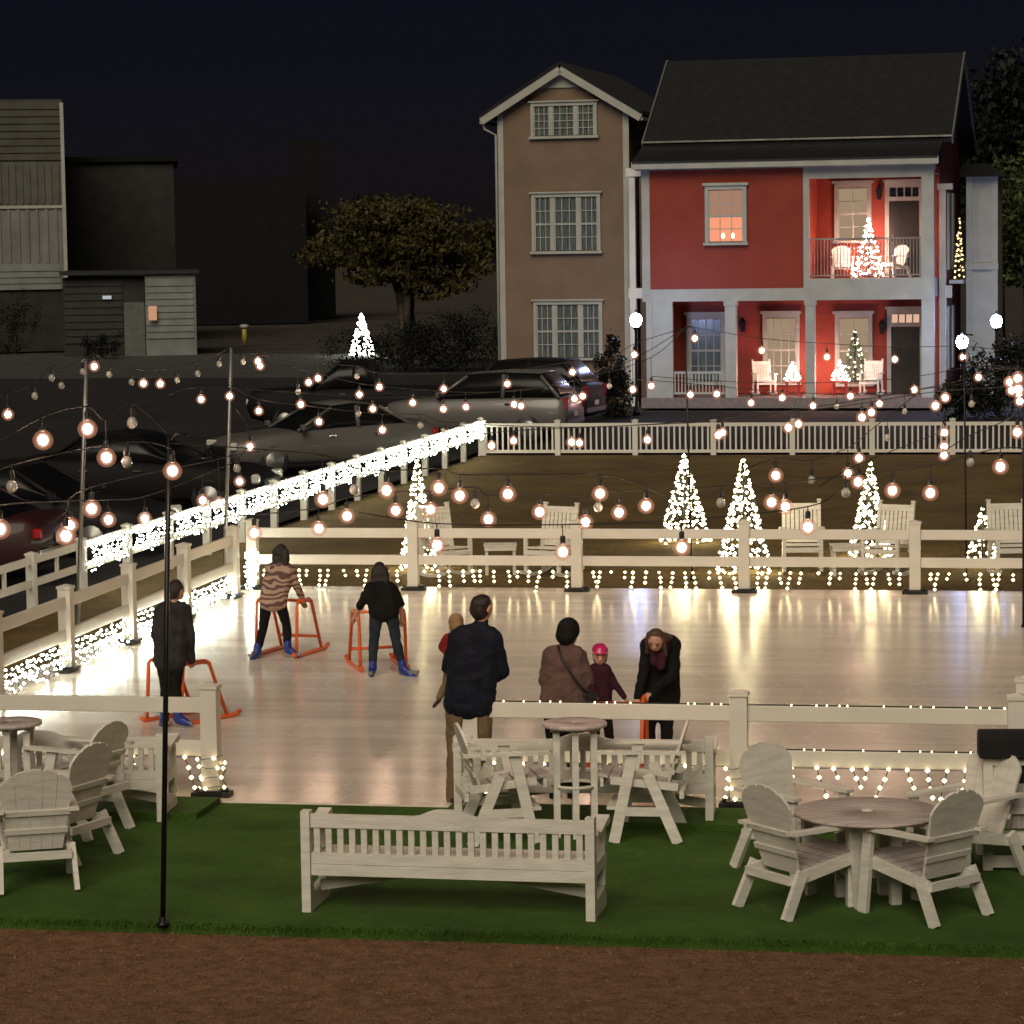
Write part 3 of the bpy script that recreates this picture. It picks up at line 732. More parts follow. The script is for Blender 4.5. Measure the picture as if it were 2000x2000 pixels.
string('string of bulbs low at the left rising to the middle grey pole', at(-30, 1010, 17.8), ca['b'] - Vector((0, 0, .8)), 18, 32, L_('0,1036 137,1028 212,1017 283,1015 396,979 468,942 488,874'))
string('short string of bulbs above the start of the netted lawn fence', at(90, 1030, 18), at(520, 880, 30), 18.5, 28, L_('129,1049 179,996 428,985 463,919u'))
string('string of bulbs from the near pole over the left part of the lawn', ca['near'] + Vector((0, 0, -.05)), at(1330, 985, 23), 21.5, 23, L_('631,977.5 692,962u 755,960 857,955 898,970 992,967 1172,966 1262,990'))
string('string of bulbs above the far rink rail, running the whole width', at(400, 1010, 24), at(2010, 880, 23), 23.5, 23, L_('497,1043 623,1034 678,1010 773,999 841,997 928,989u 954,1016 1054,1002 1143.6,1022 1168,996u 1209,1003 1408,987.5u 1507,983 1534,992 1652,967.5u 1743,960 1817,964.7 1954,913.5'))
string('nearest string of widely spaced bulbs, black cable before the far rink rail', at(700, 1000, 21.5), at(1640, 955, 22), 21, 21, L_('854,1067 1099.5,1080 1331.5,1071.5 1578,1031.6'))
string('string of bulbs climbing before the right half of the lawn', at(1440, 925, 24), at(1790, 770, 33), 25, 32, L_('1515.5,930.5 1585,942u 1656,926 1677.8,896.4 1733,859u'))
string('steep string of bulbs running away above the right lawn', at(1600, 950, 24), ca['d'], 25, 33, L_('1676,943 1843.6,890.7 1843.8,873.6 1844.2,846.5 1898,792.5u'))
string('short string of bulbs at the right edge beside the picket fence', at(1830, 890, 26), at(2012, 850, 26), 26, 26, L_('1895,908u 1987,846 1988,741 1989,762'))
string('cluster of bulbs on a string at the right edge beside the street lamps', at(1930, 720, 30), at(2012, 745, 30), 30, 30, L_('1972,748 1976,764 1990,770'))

# ------------------------------------------------------------------ skating aids
def make_aid():
    t = thing('skating_aid', '', 'skating aid'); w = .25; h = .62
    for s in (-1, 1):
        x = s * w; b = MB()
        b.tube([(x, -.22, .02), (x, -.18, h - .03), (x, -.15, h), (x, .14, h), (x, .18, h - .02), (x, .42, .02)], .019, 8); b.build('side_frame', ORANGE, t)
        b = MB(); b.tube([(x, -.30, .05), (x, -.25, .02), (x, .52, .02), (x, .60, .06)], .024, 8); b.build('runner', ORANGE, t)
        b = MB(); b.tube([(x, -.12, h), (x, .12, h)], .026, 8); b.build('grip', ORANGE, t)
    b = MB(); b.tube([(-w, .19, h - .03), (w, .19, h - .03)], .017, 8); b.build('crossbar', ORANGE, t)
    b = MB(); b.tube([(-w, .36, .17), (w, .36, .17)], .017, 8); b.build('crossbar', ORANGE, t)
    return t
aid = make_aid(); AG = 'orange skating aids'
def puta(first, px, py, deg, label, s=1):
    p = gp(px, py); o = aid if first else copy_tree(aid)
    o.location = (p.x, p.y, .033); o.rotation_euler = (0, 0, R(deg)); o['label'] = label; o['group'] = AG; o.scale = (s, s, s)
puta(True, 352, 1415, -40, 'orange tube skating aid pushed by the boy at the left')
puta(False, 557, 1284, -22, 'orange tube skating aid pushed by the girl in the patterned sweater', 1.05)
puta(False, 741, 1310, 14, 'orange tube skating aid held by the skater in black with jeans', 1.05)
puta(False, 1210, 1492, 172, 'orange tube skating aid between the pink-helmeted child and the bending woman', .95)
# ------------------------------------------------------------------ people
def ico_pts(r, n=8, m_=6):
    o = [Vector((0, 0, r)), Vector((0, 0, -r))]
    for i in range(1, m_):
        a = math.pi * i / m_
        for k in range(n): b = 2 * math.pi * (k + .5 * (i % 2)) / n; o.append(Vector((r * math.sin(a) * math.cos(b), r * math.sin(a) * math.sin(b), r * math.cos(a))))
    return o
def blob(name, pieces, voxel=.016, smooth=3, mats=None, parent=None, extra=None, fold=0):
    """one continuous skin over round cones ('c', p, r, q, r2) and ellipsoids ('e', c, (rx, ry, rz), euler)"""
    bm = bmesh.new()
    for pc in pieces:
        if pc[0] == 'c': pts = [v + Vector(pc[1]) for v in ico_pts(pc[2])] + [v + Vector(pc[3]) for v in ico_pts(pc[4])]
        else:
            Rm = Euler(pc[3] if len(pc) > 3 else (0, 0, 0)).to_matrix(); sx, sy, sz = pc[2]
            pts = [Rm @ Vector((v.x * sx, v.y * sy, v.z * sz)) + Vector(pc[1]) for v in ico_pts(1, 12, 9)]
        vs = [bm.verts.new(p) for p in pts]
        r = bmesh.ops.convex_hull(bm, input=vs)
        junk = [e for e in r['geom_interior'] if isinstance(e, bmesh.types.BMVert)]
        if junk: bmesh.ops.delete(bm, geom=junk, context='VERTS')
    me = bpy.data.meshes.new(name); bm.to_mesh(me); bm.free()
    tmp = bpy.data.objects.new('tmp', me); col.objects.link(tmp)
    md = tmp.modifiers.new('r', 'REMESH'); md.mode = 'VOXEL'; md.voxel_size = voxel; md.use_smooth_shade = True
    if smooth: s_ = tmp.modifiers.new('s', 'SMOOTH'); s_.factor = .5; s_.iterations = smooth
    dg = bpy.context.evaluated_depsgraph_get(); dg.update()
    out = bpy.data.meshes.new_from_object(tmp.evaluated_get(dg)); out.name = name
    bpy.data.objects.remove(tmp); bpy.data.meshes.remove(me)
    if fold:
        from mathutils import noise
        ns = [v.normal.copy() for v in out.vertices]
        for v, n_ in zip(out.vertices, ns):
            p = v.co; v.co = p + n_ * fold * (noise.noise(Vector((p.x * 7, p.y * 7, p.z * 13))) + .6 * noise.noise(Vector((p.x * 16 + 5, p.y * 16, p.z * 26))))
    out.materials.clear()
    for mm in (mats if isinstance(mats, (list, tuple)) else [mats]): out.materials.append(mm)
    if extra:
        b = bmesh.new(); b.from_mesh(out)
        for (mi, mb) in extra:
            vs = [b.verts.new(v) for v in mb.v]
            for f in mb.f:
                try: fc = b.faces.new([vs[i] for i in f]); fc.material_index = mi; fc.smooth = True
                except ValueError: pass
        b.to_mesh(out); b.free()
    return link(name, out, parent)
def lerp(a, b, t): return a + (b - a) * t
def fingers(h, d, up, s):
    """palm and five bent fingers at hand h, pointing along d"""
    d = d.normalized(); sd = d.cross(up).normalized(); up = sd.cross(d).normalized(); P = []
    palm = h + d * .045 * s
    P += [('c', h, .020 * s, palm + sd * .015 * s, .022 * s), ('c', h, .020 * s, palm - sd * .018 * s, .02 * s)]
    for i, (o, l) in enumerate(((.030, .062), (.011, .075), (-.009, .07), (-.028, .055))):
        a = palm + sd * o * s + d * .012 * s; b = a + d * l * .5 * s - up * .008 * s; c = b + d * l * .35 * s - up * .028 * s
        P += [('c', a, .0095 * s, b, .0085 * s), ('c', b, .0085 * s, c, .007 * s)]
    a = h + sd * .025 * s + d * .02 * s; b = a + sd * .025 * s + d * .025 * s - up * .01 * s; c = b + d * .028 * s - up * .012 * s
    P += [('c', a, .011 * s, b, .010 * s), ('c', b, .010 * s, c, .008 * s)]
    return P
HAIRD = mat('dark_brown_hair', (.018, .010, .007), .5, .4, 30, .5, 60, stretch=(3, 3, .3))
HAIRB = mat('brown_hair', (.10, .05, .025), .5, .35, 30, .5, 60, stretch=(3, 3, .3))
FEAT = mat('eye_and_brow', (.03, .018, .015), .4, .1); LIP = mat('lips', (.45, .14, .12), .5, .1)
def cloth(name, c, var=.25, sc_=9, b=.5): return mat(name, c, .85, var, sc_, b, 26, spec=.2)
def person(label, D, ground_px, J, s=1., face='away', hairlen=0, hair=HAIRD, top=None, bottom=None, shoe=None, topname='jacket', sleeve=1., hem=0., hatc=None, hatname='beanie', skates=False, wide=1., group=None, coat_to=None, grip=True, hatw=1.):
    """J: joints as (px, py, depth offset). s: body scale against a 1.75 m adult"""
    g = gp(*ground_px); P = {k: at(v[0], v[1], D + (v[2] if len(v) > 2 else 0)) - g for k, v in J.items()}
    hc, nk = P['head'], P['neck']; f = {'away': Vector((.1, 1, -.15)), 'cam': Vector((0, -1, -.2)), 'down': Vector((-.25, -.75, -.62)), 'left': Vector((-1, .2, -.1)), 'ar': Vector((.7, .7, -.15)), 'al': Vector((-.5, .8, -.15))}[face].normalized()
    hw = .077 * s ** .5; hh = .106 * s ** .5; up = (hc - nk).normalized(); up = (up - f * up.dot(f)).normalized(); sd = f.cross(up).normalized()
    eul = Matrix((sd, f, up)).transposed().to_euler()
    sl, sr, pl, pr = P['sl'], P['sr'], P['pl'], P['pr']
    body = [('e', hc, (hw, hw * 1.18, hh), eul), ('e', hc - up * hh * .38 + f * .02, (hw * .78, hw * .9, hh * .62), eul),
            ('c', hc - up * hh * .5 - f * .02, .052 * s ** .5, nk, .055 * s), ('e', hc + f * hw * 1.2 - up * .012, (.013, .018, .022), eul),
            ('e', hc + sd * hw * .98, (.012, .02, .03), eul), ('e', hc - sd * hw * .98, (.012, .02, .03), eul)]
    ch = (sl + sr) / 2; pv = (pl + pr) / 2
    tor = lambda e: [('c', sl, .058 * s + e, sr, .058 * s + e), ('c', lerp(sl, ch, .35), .09 * s + e, lerp(pl, pv, .1), .10 * s * wide + e), ('c', lerp(sr, ch, .35), .09 * s + e, lerp(pr, pv, .1), .10 * s * wide + e), ('c', lerp(nk, ch, .8), .095 * s + e, pv, .11 * s * wide + e), ('c', nk, .05 * s + e * .5, ch, .08 * s + e)]
    def arm(e, part=1.):
        o = []
        for a, b, c in (('sl', 'el', 'hl'), ('sr', 'er', 'hr')):
            if b not in P: continue
            o.append(('c', P[a], .052 * s + e, P[b], .041 * s + e * .9))
            if part > .5: o.append(('c', P[b], .041 * s + e * .9, lerp(P[b], P[c], part), (.034 if part > .9 else .038) * s + e * .7))
        return o
    def legs(e):
        o = []
        for a, b, c in (('pl', 'kl', 'al'), ('pr', 'kr', 'ar')):
            if b not in P: continue
            o += [('c', P[a], .088 * s * wide + e, P[b], .056 * s + e), ('c', P[b], .056 * s + e, lerp(P[b], P[c], .4), .056 * s + e), ('c', lerp(P[b], P[c], .4), .056 * s + e, P[c], .038 * s + e)]
        return o
    hands = []
    for b, c in (('el', 'hl'), ('er', 'hr')):
        if b in P: hands += fingers(P[c], (P[c] - P[b]) if not grip else (P[c] - P[b]).normalized() + Vector((0, .6, -.1)), Vector((0, 0, 1)), max(.75, s))
    feats = []
    if face in ('cam', 'down', 'left'):
        e = MB()
        for k in (-1, 1):
            e.ball(hc + sd * k * hw * .42 + f * hw * 1.06 + up * .006, .011, .007, .007, 8, 5); e.beam(hc + sd * k * hw * .2 + f * hw * 1.1 + up * .028, hc + sd * k * hw * .65 + f * hw * .98 + up * .026, .008, .006)
        l = MB(); l.ball(hc + f * hw * 1.06 - up * hh * .5, .022, .010, .007, 8, 5); feats = [(1, e), (2, l)]
    root = blob('person', body + tor(-.012) + arm(-.006) + legs(-.008) + hands, .0125, 2, [SKIN, FEAT, LIP], None, feats)
    root.location = g; tag(root, label, 'person', group)
    tm = top; E_ = .022 * s ** .5
    jp = tor(E_) + arm(E_ * .8, sleeve)
    if hem: jp += [('c', lerp(pl, pv, .1), .10 * s * wide + E_, lerp(pl, pv, .1) - Vector((0, 0, hem)), .105 * s * wide + E_), ('c', lerp(pr, pv, .1), .10 * s * wide + E_, lerp(pr, pv, .1) - Vector((0, 0, hem)), .105 * s * wide + E_), ('c', pv, .11 * s * wide + E_, pv - Vector((0, 0, hem)), .12 * s * wide + E_)]
    blob(topname, jp, .014, 3, tm, root, fold=.010 * s)
    if 'kl' in P: blob('trousers', [('c', pl, .092 * s * wide + .006, pr, .092 * s * wide + .006), ('c', pv + Vector((0, 0, .06)), .1 * s * wide, pv, .1 * s * wide)] + legs(.012), .014, 2, bottom, root, fold=.008 * s)
    for a, t_ in (('al', 'tl'), ('ar', 'tr')):
        if t_ not in P: continue
        A, T = P[a], P[t_]; 
        if skates:
            bt = [('c', A + Vector((0, 0, .05)), .052 * s + .008, A, .055 * s + .008), ('c', A - Vector((0, 0, .03)), .05 * s, T, .04 * s), ('c', A, .055 * s, lerp(A, T, .6), .045 * s)]
            sk = blob('ice_skate', bt, .013, 2, shoe, root)
            b = MB(); dv = (T - A); dv.z = 0; dv.normalize(); z = min(A.z, T.z) - .05 * s; q = A - dv * .05; q.z = .037; w = T + dv * .03; w.z = .037; b.beam(q + Vector((0, 0, .012)), w + Vector((0, 0, .012)), .008, .03); b.beam(q + Vector((0, 0, .045)), w + Vector((0, 0, .045)), .05, .035); b.build('blade', GREYM, sk)
        else:
            blob('shoe', [('c', A, .045 * s, A - Vector((0, 0, .05 * s)), .045 * s), ('c', A - Vector((0, 0, .045 * s)), .042 * s, T, .036 * s)], .013, 2, shoe, root)
    # hair and hats
    back = -f
    if hatc is not None:
        if hatname == 'beanie':
            blob('beanie', [('e', hc + up * .03 + back * .012, (hw * 1.22 * hatw, hw * 1.38 * hatw, hh * 1.02 * hatw), eul), ('e', hc - up * .02 + back * .035, (hw * 1.18 * hatw, hw * 1.15 * hatw, hh * .85), eul)], .012, 2, hatc, root)
        else:
            hm = blob('helmet', [('e', hc + up * .055 + back * .012, (hw * 1.3, hw * 1.5, hh * .75), eul), ('c', hc + up * .05 + f * hw * 1.3, .016, hc + up * .05 + f * hw * 1.1 + sd * .05, .014), ('c', hc + up * .05 + f * hw * 1.3, .016, hc + up * .05 + f * hw * 1.1 - sd * .05, .014)], .012, 2, hatc, root)
            b = MB(); b.tube([hc + sd * hw * 1.1 + up * .02, hc + sd * hw * .9 - up * hh * .6, hc - up * hh * 1.05 + f * .04, hc - sd * hw * .9 - up * hh * .6, hc - sd * hw * 1.1 + up * .02], .008, 5); b.build('chin_strap', BLACK, hm)
    hp = []
    if hatc is None: hp += [('e', hc + up * .014 + back * .02, (hw * 1.1, hw * 1.2, hh * .99), eul), ('e', hc + up * -.02 + back * .045, (hw * 1.02, hw * .85, hh * .9), eul)]
    if hairlen:
        e = nk + back * .09 * s - Vector((0, 0, hairlen))
        for k in (-1, 0, 1): hp.append(('c', hc + back * .045 + sd * k * .05, .055, e + sd * k * .085 * s, .04 * s))
        if face in ('cam', 'down'):
            for k in (-1, 1): hp.append(('c', hc + sd * k * hw * .95 + up * .02, .028, hc + sd * k * hw * 1.1 - up * (.1 + hairlen) + f * .03, .022))
    if hp: blob('hair', hp, .010, 1, hair, root, fold=.010)
    return root, P

NAVY = cloth('navy_jacket', (.008, .010, .018)); BLK = cloth('black_cloth', (.008, .007, .007)); CHAR = cloth('charcoal_jacket', (.030, .027, .027)); KHAKI = cloth('khaki_twill', (.17, .115, .065), .15)
JEAN = cloth('dark_jeans', (.022, .030, .042)); BROWN = cloth('brown_coat', (.115, .068, .055), .2); MAROON = cloth('maroon_coat', (.045, .010, .018)); RED = cloth('red_coat', (.20, .012, .012)); TANHAT = cloth('tan_knit', (.28, .17, .08)); PINK = mat('pink_helmet_shell', (.55, .02, .12), .3, .1, 3, coat=.5)
BOOT = mat('tan_boot', (.36, .26, .15), .7, .2); DBOOT = mat('dark_red_boot', (.06, .015, .013), .6, .2); LEAD = mat('dark_shoe', (.02, .016, .013), .5, .2)
def pattern_mat():
    M, nt, b = nodes('patterned_knit'); tc = N(nt, 'ShaderNodeTexCoord'); w = N(nt, 'ShaderNodeTexWave'); w.wave_type = 'RINGS'
    w.inputs['Scale'].default_value = 4.2; w.inputs['Distortion'].default_value = 9; w.inputs['Detail'].default_value = 1; w.inputs['Detail Scale'].default_value = 1.4
    nt.links.new(tc.outputs['Object'], w.inputs['Vector']); c = N(nt, 'ShaderNodeValToRGB'); e = c.color_ramp.elements
    e[0].position = .42; e[0].color = (.13, .065, .06, 1); e[1].position = .5; e[1].color = (.42, .28, .20, 1)
    nt.links.new(w.outputs['Fac'], c.inputs['Fac']); nt.links.new(c.outputs['Color'], b.inputs['Base Color']); b.inputs['Roughness'].default_value = .9; return M
KNIT = pattern_mat()

person('boy in charcoal jacket and dark trousers skating away at the left with a skating aid', 28.5, (335, 1424),
       dict(head=(345, 1153), neck=(340, 1176, -.02), sl=(313, 1194), sr=(362, 1192), el=(303, 1238, .05), er=(373, 1240), hl=(318, 1294, .22), hr=(374, 1290, .1), pl=(319, 1283), pr=(344, 1283), kl=(324, 1342, .05), kr=(343, 1342, .05), al=(321, 1403), ar=(348, 1402, -.02), tl=(316, 1416, .12), tr=(370, 1413, -.05)),
       s=.84, face='ar', top=CHAR, bottom=BLK, shoe=BLUE, skates=True, wide=1.1, hem=.03)
person('girl with long dark hair in a patterned sweater leaning over a skating aid', 33.3, (535, 1291),
       dict(head=(550, 1079, .06), neck=(548, 1098, .02), sl=(527, 1112), sr=(568, 1114), el=(518, 1146, .12), er=(582, 1150, .05), hl=(522, 1180, .3), hr=(593, 1178, .2), pl=(521, 1173), pr=(546, 1173), kl=(514, 1226, .08), kr=(560, 1222, .08), al=(503, 1270), ar=(562, 1266), tl=(491, 1288, -.08), tr=(582, 1281, -.04)),
       s=.80, face='away', hairlen=.17, top=KNIT, topname='sweater', bottom=BLK, shoe=BLUE, skates=True, hem=.02)
person('skater in black top and dark jeans leaning on a skating aid', 31.8, (755, 1329),
       dict(head=(743, 1116, .08), neck=(744, 1138, .02), sl=(721, 1150), sr=(768, 1152), el=(703, 1184, .05), er=(783, 1178, .05), hl=(691, 1208, .18), hr=(784, 1212, .2), pl=(736, 1196), pr=(764, 1196), kl=(730, 1254, .08), kr=(774, 1252, .08), al=(728, 1305), ar=(786, 1304), tl=(724, 1317, -.1), tr=(812, 1325, -.1)),
       s=.82, face='away', hairlen=.20, top=BLK, topname='jacket', bottom=JEAN, shoe=BLUE, skates=True, sleeve=.25, wide=1.05)
man, _ = person('tall man in navy jacket and khaki trousers carrying a toddler', 24.4, (905, 1583),
       dict(head=(943, 1186), neck=(941, 1216), sl=(893, 1246), sr=(965, 1248), el=(874, 1302, .10), er=(984, 1312, .0), hl=(874, 1292, .2), hr=(958, 1330, .2), pl=(893, 1376), pr=(940, 1376), kl=(888, 1478, .02), kr=(944, 1470, .04), al=(883, 1563), ar=(948, 1560, .05), tl=(878, 1577, .14), tr=(952, 1574, .18)),
       s=1.06, face='ar', top=NAVY, bottom=KHAKI, shoe=LEAD, hem=-.02 if False else .0, wide=1.06)
person('toddler in red coat and tan hat carried on the arm of the tall man', 24.55, (880, 1583),
       dict(head=(889, 1221), neck=(886, 1240), sl=(872, 1249), sr=(898, 1249), el=(862, 1264), er=(908, 1262, .05), hl=(875, 1277, -.12), hr=(905, 1275, .1), pl=(881, 1293), pr=(896, 1293, .05), kl=(872, 1338, -.04), kr=(895, 1338, .08), al=(858, 1362, -.06), ar=(892, 1372, .1), tl=(847, 1380, -.03), tr=(888, 1383, .12)),
       s=.50, face='al', top=RED, topname='coat', bottom=KHAKI, shoe=DBOOT, hatc=TANHAT, wide=1.0)
wo, WP = person('woman in brown coat and black knit hat with a slung bag, back turned', 24.5, (1100, 1577),
       dict(head=(1111, 1237), neck=(1110, 1262), sl=(1073, 1282), sr=(1133, 1283), el=(1063, 1328), er=(1150, 1332), hl=(1085, 1345, .22), hr=(1128, 1350, .24), pl=(1082, 1362), pr=(1124, 1362), kl=(1083, 1470, .03), kr=(1121, 1470, .03), al=(1083, 1562), ar=(1118, 1562), tl=(1078, 1573, .12), tr=(1122, 1573, .12)),
       s=.93, face='ar', hatc=BLK, hatw=1.06, top=BROWN, topname='coat', bottom=BLK, shoe=BOOT, wide=1.25, hem=.03)
b = MB(); gw = Vector(wo.location)
def wpt(px, py, dd): return at(px, py, 24.5 + dd) - gw
b.tube([wpt(1090, 1262, -.05), wpt(1096, 1282, -.125), wpt(1112, 1310, -.155), wpt(1132, 1340, -.15), wpt(1147, 1352, -.10)], .010, 6); b.build('bag_strap', LEAD, wo)
b = MB(); b.box(wpt(1151, 1366, -.05), (.13, .07, .12), (0, .2, .3)); b.box(wpt(1151, 1358, -.09), (.12, .012, .06), (0, .2, .3)); b.build('shoulder_bag', LEAD, wo, .015)
person('small child in pink helmet and maroon jacket behind the rail', 26.5, (1178, 1490),
       dict(head=(1172, 1281), neck=(1172, 1301), sl=(1158, 1309), sr=(1185, 1309), el=(1152, 1336, -.04), er=(1200, 1335, -.02), hl=(1160, 1352, -.2), hr=(1219, 1361, -.05), pl=(1164, 1372), pr=(1182, 1372), kl=(1163, 1425, -.04), kr=(1188, 1422, -.04), al=(1161, 1474), ar=(1195, 1470), tl=(1155, 1482, -.1), tr=(1200, 1478, -.1)),
       s=.63, face='cam', hatc=PINK, hatname='helmet', top=MAROON, bottom=BLK, shoe=BLUE, skates=True, group=None)
bw, BP = person('woman in black coat bending forward to the child, hands held low', 26.6, (1287, 1496),
       dict(head=(1281, 1250, -.28), neck=(1288, 1247, -.12), sl=(1264, 1260, -.06), sr=(1316, 1260, -.04), el=(1257, 1312, -.14), er=(1312, 1318, -.16), hl=(1246, 1361, -.26), hr=(1272, 1352, -.34), pl=(1274, 1352, .06), pr=(1306, 1352, .06), kl=(1268, 1420), kr=(1302, 1420), al=(1268, 1476), ar=(1303, 1476), tl=(1262, 1487, -.12), tr=(1302, 1487, -.12)),
       s=.92, face='down', hair=HAIRB, hairlen=.05, top=BLK, topname='coat', bottom=BLK, shoe=LEAD, wide=1.1, hem=.06, grip=False)
sc_ = blob('scarf', [('c', BP['neck'] + Vector((-.05, -.05, -.02)), .05, BP['neck'] + Vector((-.06, -.13, -.2)), .04), ('c', BP['neck'] + Vector((.05, -.05, -.02)), .05, BP['neck'] + Vector((0, -.13, -.24)), .045)], .012, 2, MAROON, bw)
# ------------------------------------------------------------------ houses
HY = .24; hc_, hs_ = math.cos(HY), math.sin(HY)
HO = gp(1257, 797); HE = Vector((hc_, -hs_, 0)); HA = Vector((hs_, hc_, 0))
def hit(px, py, dy=0.):
    d = ray(px, py); t = ((HO + HA * dy - CAM).dot(HA)) / d.dot(HA); p = CAM + d * t
    return (p - HO).dot(HE), p.z
def rect(px0, py0, px1, py1, dy=0.):
    mx, my = (px0 + px1) / 2, (py0 + py1) / 2
    return hit(px0, my, dy)[0], hit(px1, my, dy)[0], hit(mx, py1, dy)[1], hit(mx, py0, dy)[1]
TRIM = mat('house_trim_paint', (.38, .37, .31), .5, .08, 2)
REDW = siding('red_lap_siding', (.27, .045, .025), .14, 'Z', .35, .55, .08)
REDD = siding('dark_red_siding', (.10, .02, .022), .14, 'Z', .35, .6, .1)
TANW = siding('tan_lap_siding', (.20, .133, .085), .14, 'Z', .3, .6, .08)
ROOF = mat('asphalt_shingle', (.0085, .0085, .0078), .9, .3, 5, .4, 30)
BARGE = mat('dim_trim', (.14, .14, .125), .6, .1)  # white trim with its dimness put into a darker colour
ROOFD = mat('dark_metal_roof', (.010, .010, .011), .6, .2, 4)
DOORM = mat('dark_door', (.022, .018, .016), .4, .2, 2)
DECK = mat('porch_boards', (.20, .15, .13), .6, .2, 6, stretch=(8, 1, 1))
LITLO = emit('lit_room_low', (1, .36, .20), .95); LITHI = emit('lit_room_high', (1, .55, .36), .38)
LITW = emit('lit_room_pale', (1, .72, .46), .34); LITT = emit('lit_transom', (1, .60, .42), .75)
CANDLE = emit('window_candle', (1, .62, .34), 9)
def window(parent, r, y, cols=2, rows=4, pane=GLASSD, mull=(), cap=.08, case=.10, sash=True, name='window', depth=.09):
    """frame proud of the wall at local depth y; mull lists the fractions where thick mullions stand"""
    x0, x1, z0, z1 = r; f = MB()
    f.bb(x0 - case, x0, y - depth, y + .03, z0 - .02, z1 + .02); f.bb(x1, x1 + case, y - depth, y + .03, z0 - .02, z1 + .02)
    f.bb(x0 - case, x1 + case, y - depth, y + .03, z1 + .021, z1 + .021 + case * 1.2); f.bb(x0 - case - .05, x1 + case + .05, y - depth - .05, y + .03, z0 - .10, z0 - .021)
    if cap: f.bb(x0 - case - .06, x1 + case + .06, y - depth - .05, y + .03, z1 + .022 + case * 1.2, z1 + .022 + case * 1.2 + cap)
    edges = [x0] + [x0 + (x1 - x0) * m_ for m_ in mull] + [x1]
    for e in edges[1:-1]: f.bb(e - .05, e + .05, y - depth + .004, y + .03, z0, z1)
    fr = f.build(name, TRIM, parent)
    p = MB(); p.bb(x0, x1, y - .02, y - .012, z0, z1); p.build('pane', pane, fr)
    g = MB(); k = y - .05
    for a, b_ in zip(edges, edges[1:]):
        a += .05 if a != x0 else 0; b_ -= .05 if b_ != x1 else 0
        for i in range(1, cols): x = a + (b_ - a) * i / cols; g.bb(x - .012, x + .012, k - .008, k + .008, z0, z1)
        for j in range(1, rows):
            z = z0 + (z1 - z0) * j / rows; th = .03 if sash and j == rows // 2 else .012; g.bb(a, b_, k - .010, k + .006, z - th, z + th)
        g.bb(a, a + .035, k - .012, k + .012, z0, z1); g.bb(b_ - .035, b_, k - .012, k + .012, z0, z1)
    g.build('muntins', TRIM, fr)
    return fr

hs = thing('red_house', 'two-storey red house with white trim, balcony and porch decorated for the holidays', 'house', HO, -HY)
HWD = hit(1822, 560)[0]; PD_ = 1.9
zb0, zb1 = hit(1420, 588)[1], hit(1420, 564)[1]; ze0, ze1 = hit(1420, 330)[1], hit(1420, 317)[1]
xl, xp, xo, xc = hit(1269, 450)[0], hit(1569, 450)[0], hit(1580, 450)[0], hit(1800, 560)[0]
zfl = hit(1690, 543)[1]; zbm = hit(1690, 347)[1]; zpf = .32
b = MB(); b.bb(xl, xp, .02, .14, zb1, ze0); b.build('facade_panel', REDW, hs)
b = MB()
b.bb(0, xl, 0, .16, zb1, ze0); b.bb(xp, xo, -.01, .16, zb1, ze0); b.bb(0, HWD, -.012, .17, zb0, zb1); b.bb(xo, xc, -.01, .16, zb1 + .001, zfl)
b.bb(xo + .001, xc, 0, .18, zbm, ze0); b.bb(-.15, HWD + .12, -.30, .19, ze0 + .001, ze1); b.bb(-.22, HWD + .2, -.40, -.301, ze0 + .03, ze1 + .05)
b.build('trim', TRIM, hs)
def colm(px0, px1, z0, z1, name='column'):
    a, c = hit(px0, 660)[0], hit(px1, 660)[0]; b = MB(); b.bb(a, c, 0, c - a, z0, z1); b.bb(a - .03, c + .03, -.03, c - a + .03, z0, z0 + .18); b.bb(a - .03, c + .03, -.03, c - a + .03, z1 - .14, z1 - .001); b.build(name, TRIM, hs)
colm(1416, 1437, .01, zb0); colm(1573, 1591, .01, zb0); colm(1800, 1824, .01, ze0)
a, c = hit(1264, 660)[0], hit(1313, 660)[0]; b = MB(); b.bb(a, c, .0, .2, .01, zb0 - .001); b.bb(a - .02, a + .16, -.03, 0, .01, zb0 - .002); b.bb(c - .10, c + .02, -.03, 0, .01, zb0 - .002); b.build('porch_side_panel', TRIM, hs)
b = MB(); b.bb(0, HWD, PD_, PD_ + .2, zpf, ze0); b.build('porch_back_wall', REDW, hs)
b = MB(); b.bb(-.05, HWD + .05, -.08, PD_ - .001, 0, zpf - .02); b.build('porch_floor', DECK, hs)
b = MB(); b.bb(.02, HWD - .02, .181, PD_ - .002, zb0 + .05, zfl - .02); b.build('balcony_floor', DECK, hs)
b = MB(); b.bb(.02, HWD - .02, .2, PD_ - .002, ze0 - .25, ze0 - .2); b.build('balcony_ceiling', TRIM, hs)
b = MB(); b.bb(xp, xo - .02, .161, PD_ - .003, zfl - .01, ze0 - .26); b.build('balcony_side_wall', REDW, hs)
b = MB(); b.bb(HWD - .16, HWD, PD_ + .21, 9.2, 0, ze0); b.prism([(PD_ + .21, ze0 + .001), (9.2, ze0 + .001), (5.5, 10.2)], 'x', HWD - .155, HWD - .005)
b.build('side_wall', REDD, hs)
b = MB(); b.bb(0, .16, PD_ + .21, 9.2, 0, ze0); b.prism([(PD_ + .21, ze0 + .001), (9.2, ze0 + .001), (5.5, 10.2)], 'x', .005, .155); b.build('side_wall', TANW, hs)
zbr = hit(1500, 272, 1.5)[1]; zrd = hit(1560, 112, 5.4)[1]
b = MB(); b.prism([(-.42, ze1 + .055), (1.6, zbr - .02), (1.6, zbr - .14), (-.42, ze1 + .0)], 'x', -.2, HWD + .18); b.build('porch_roof', ROOFD, hs)
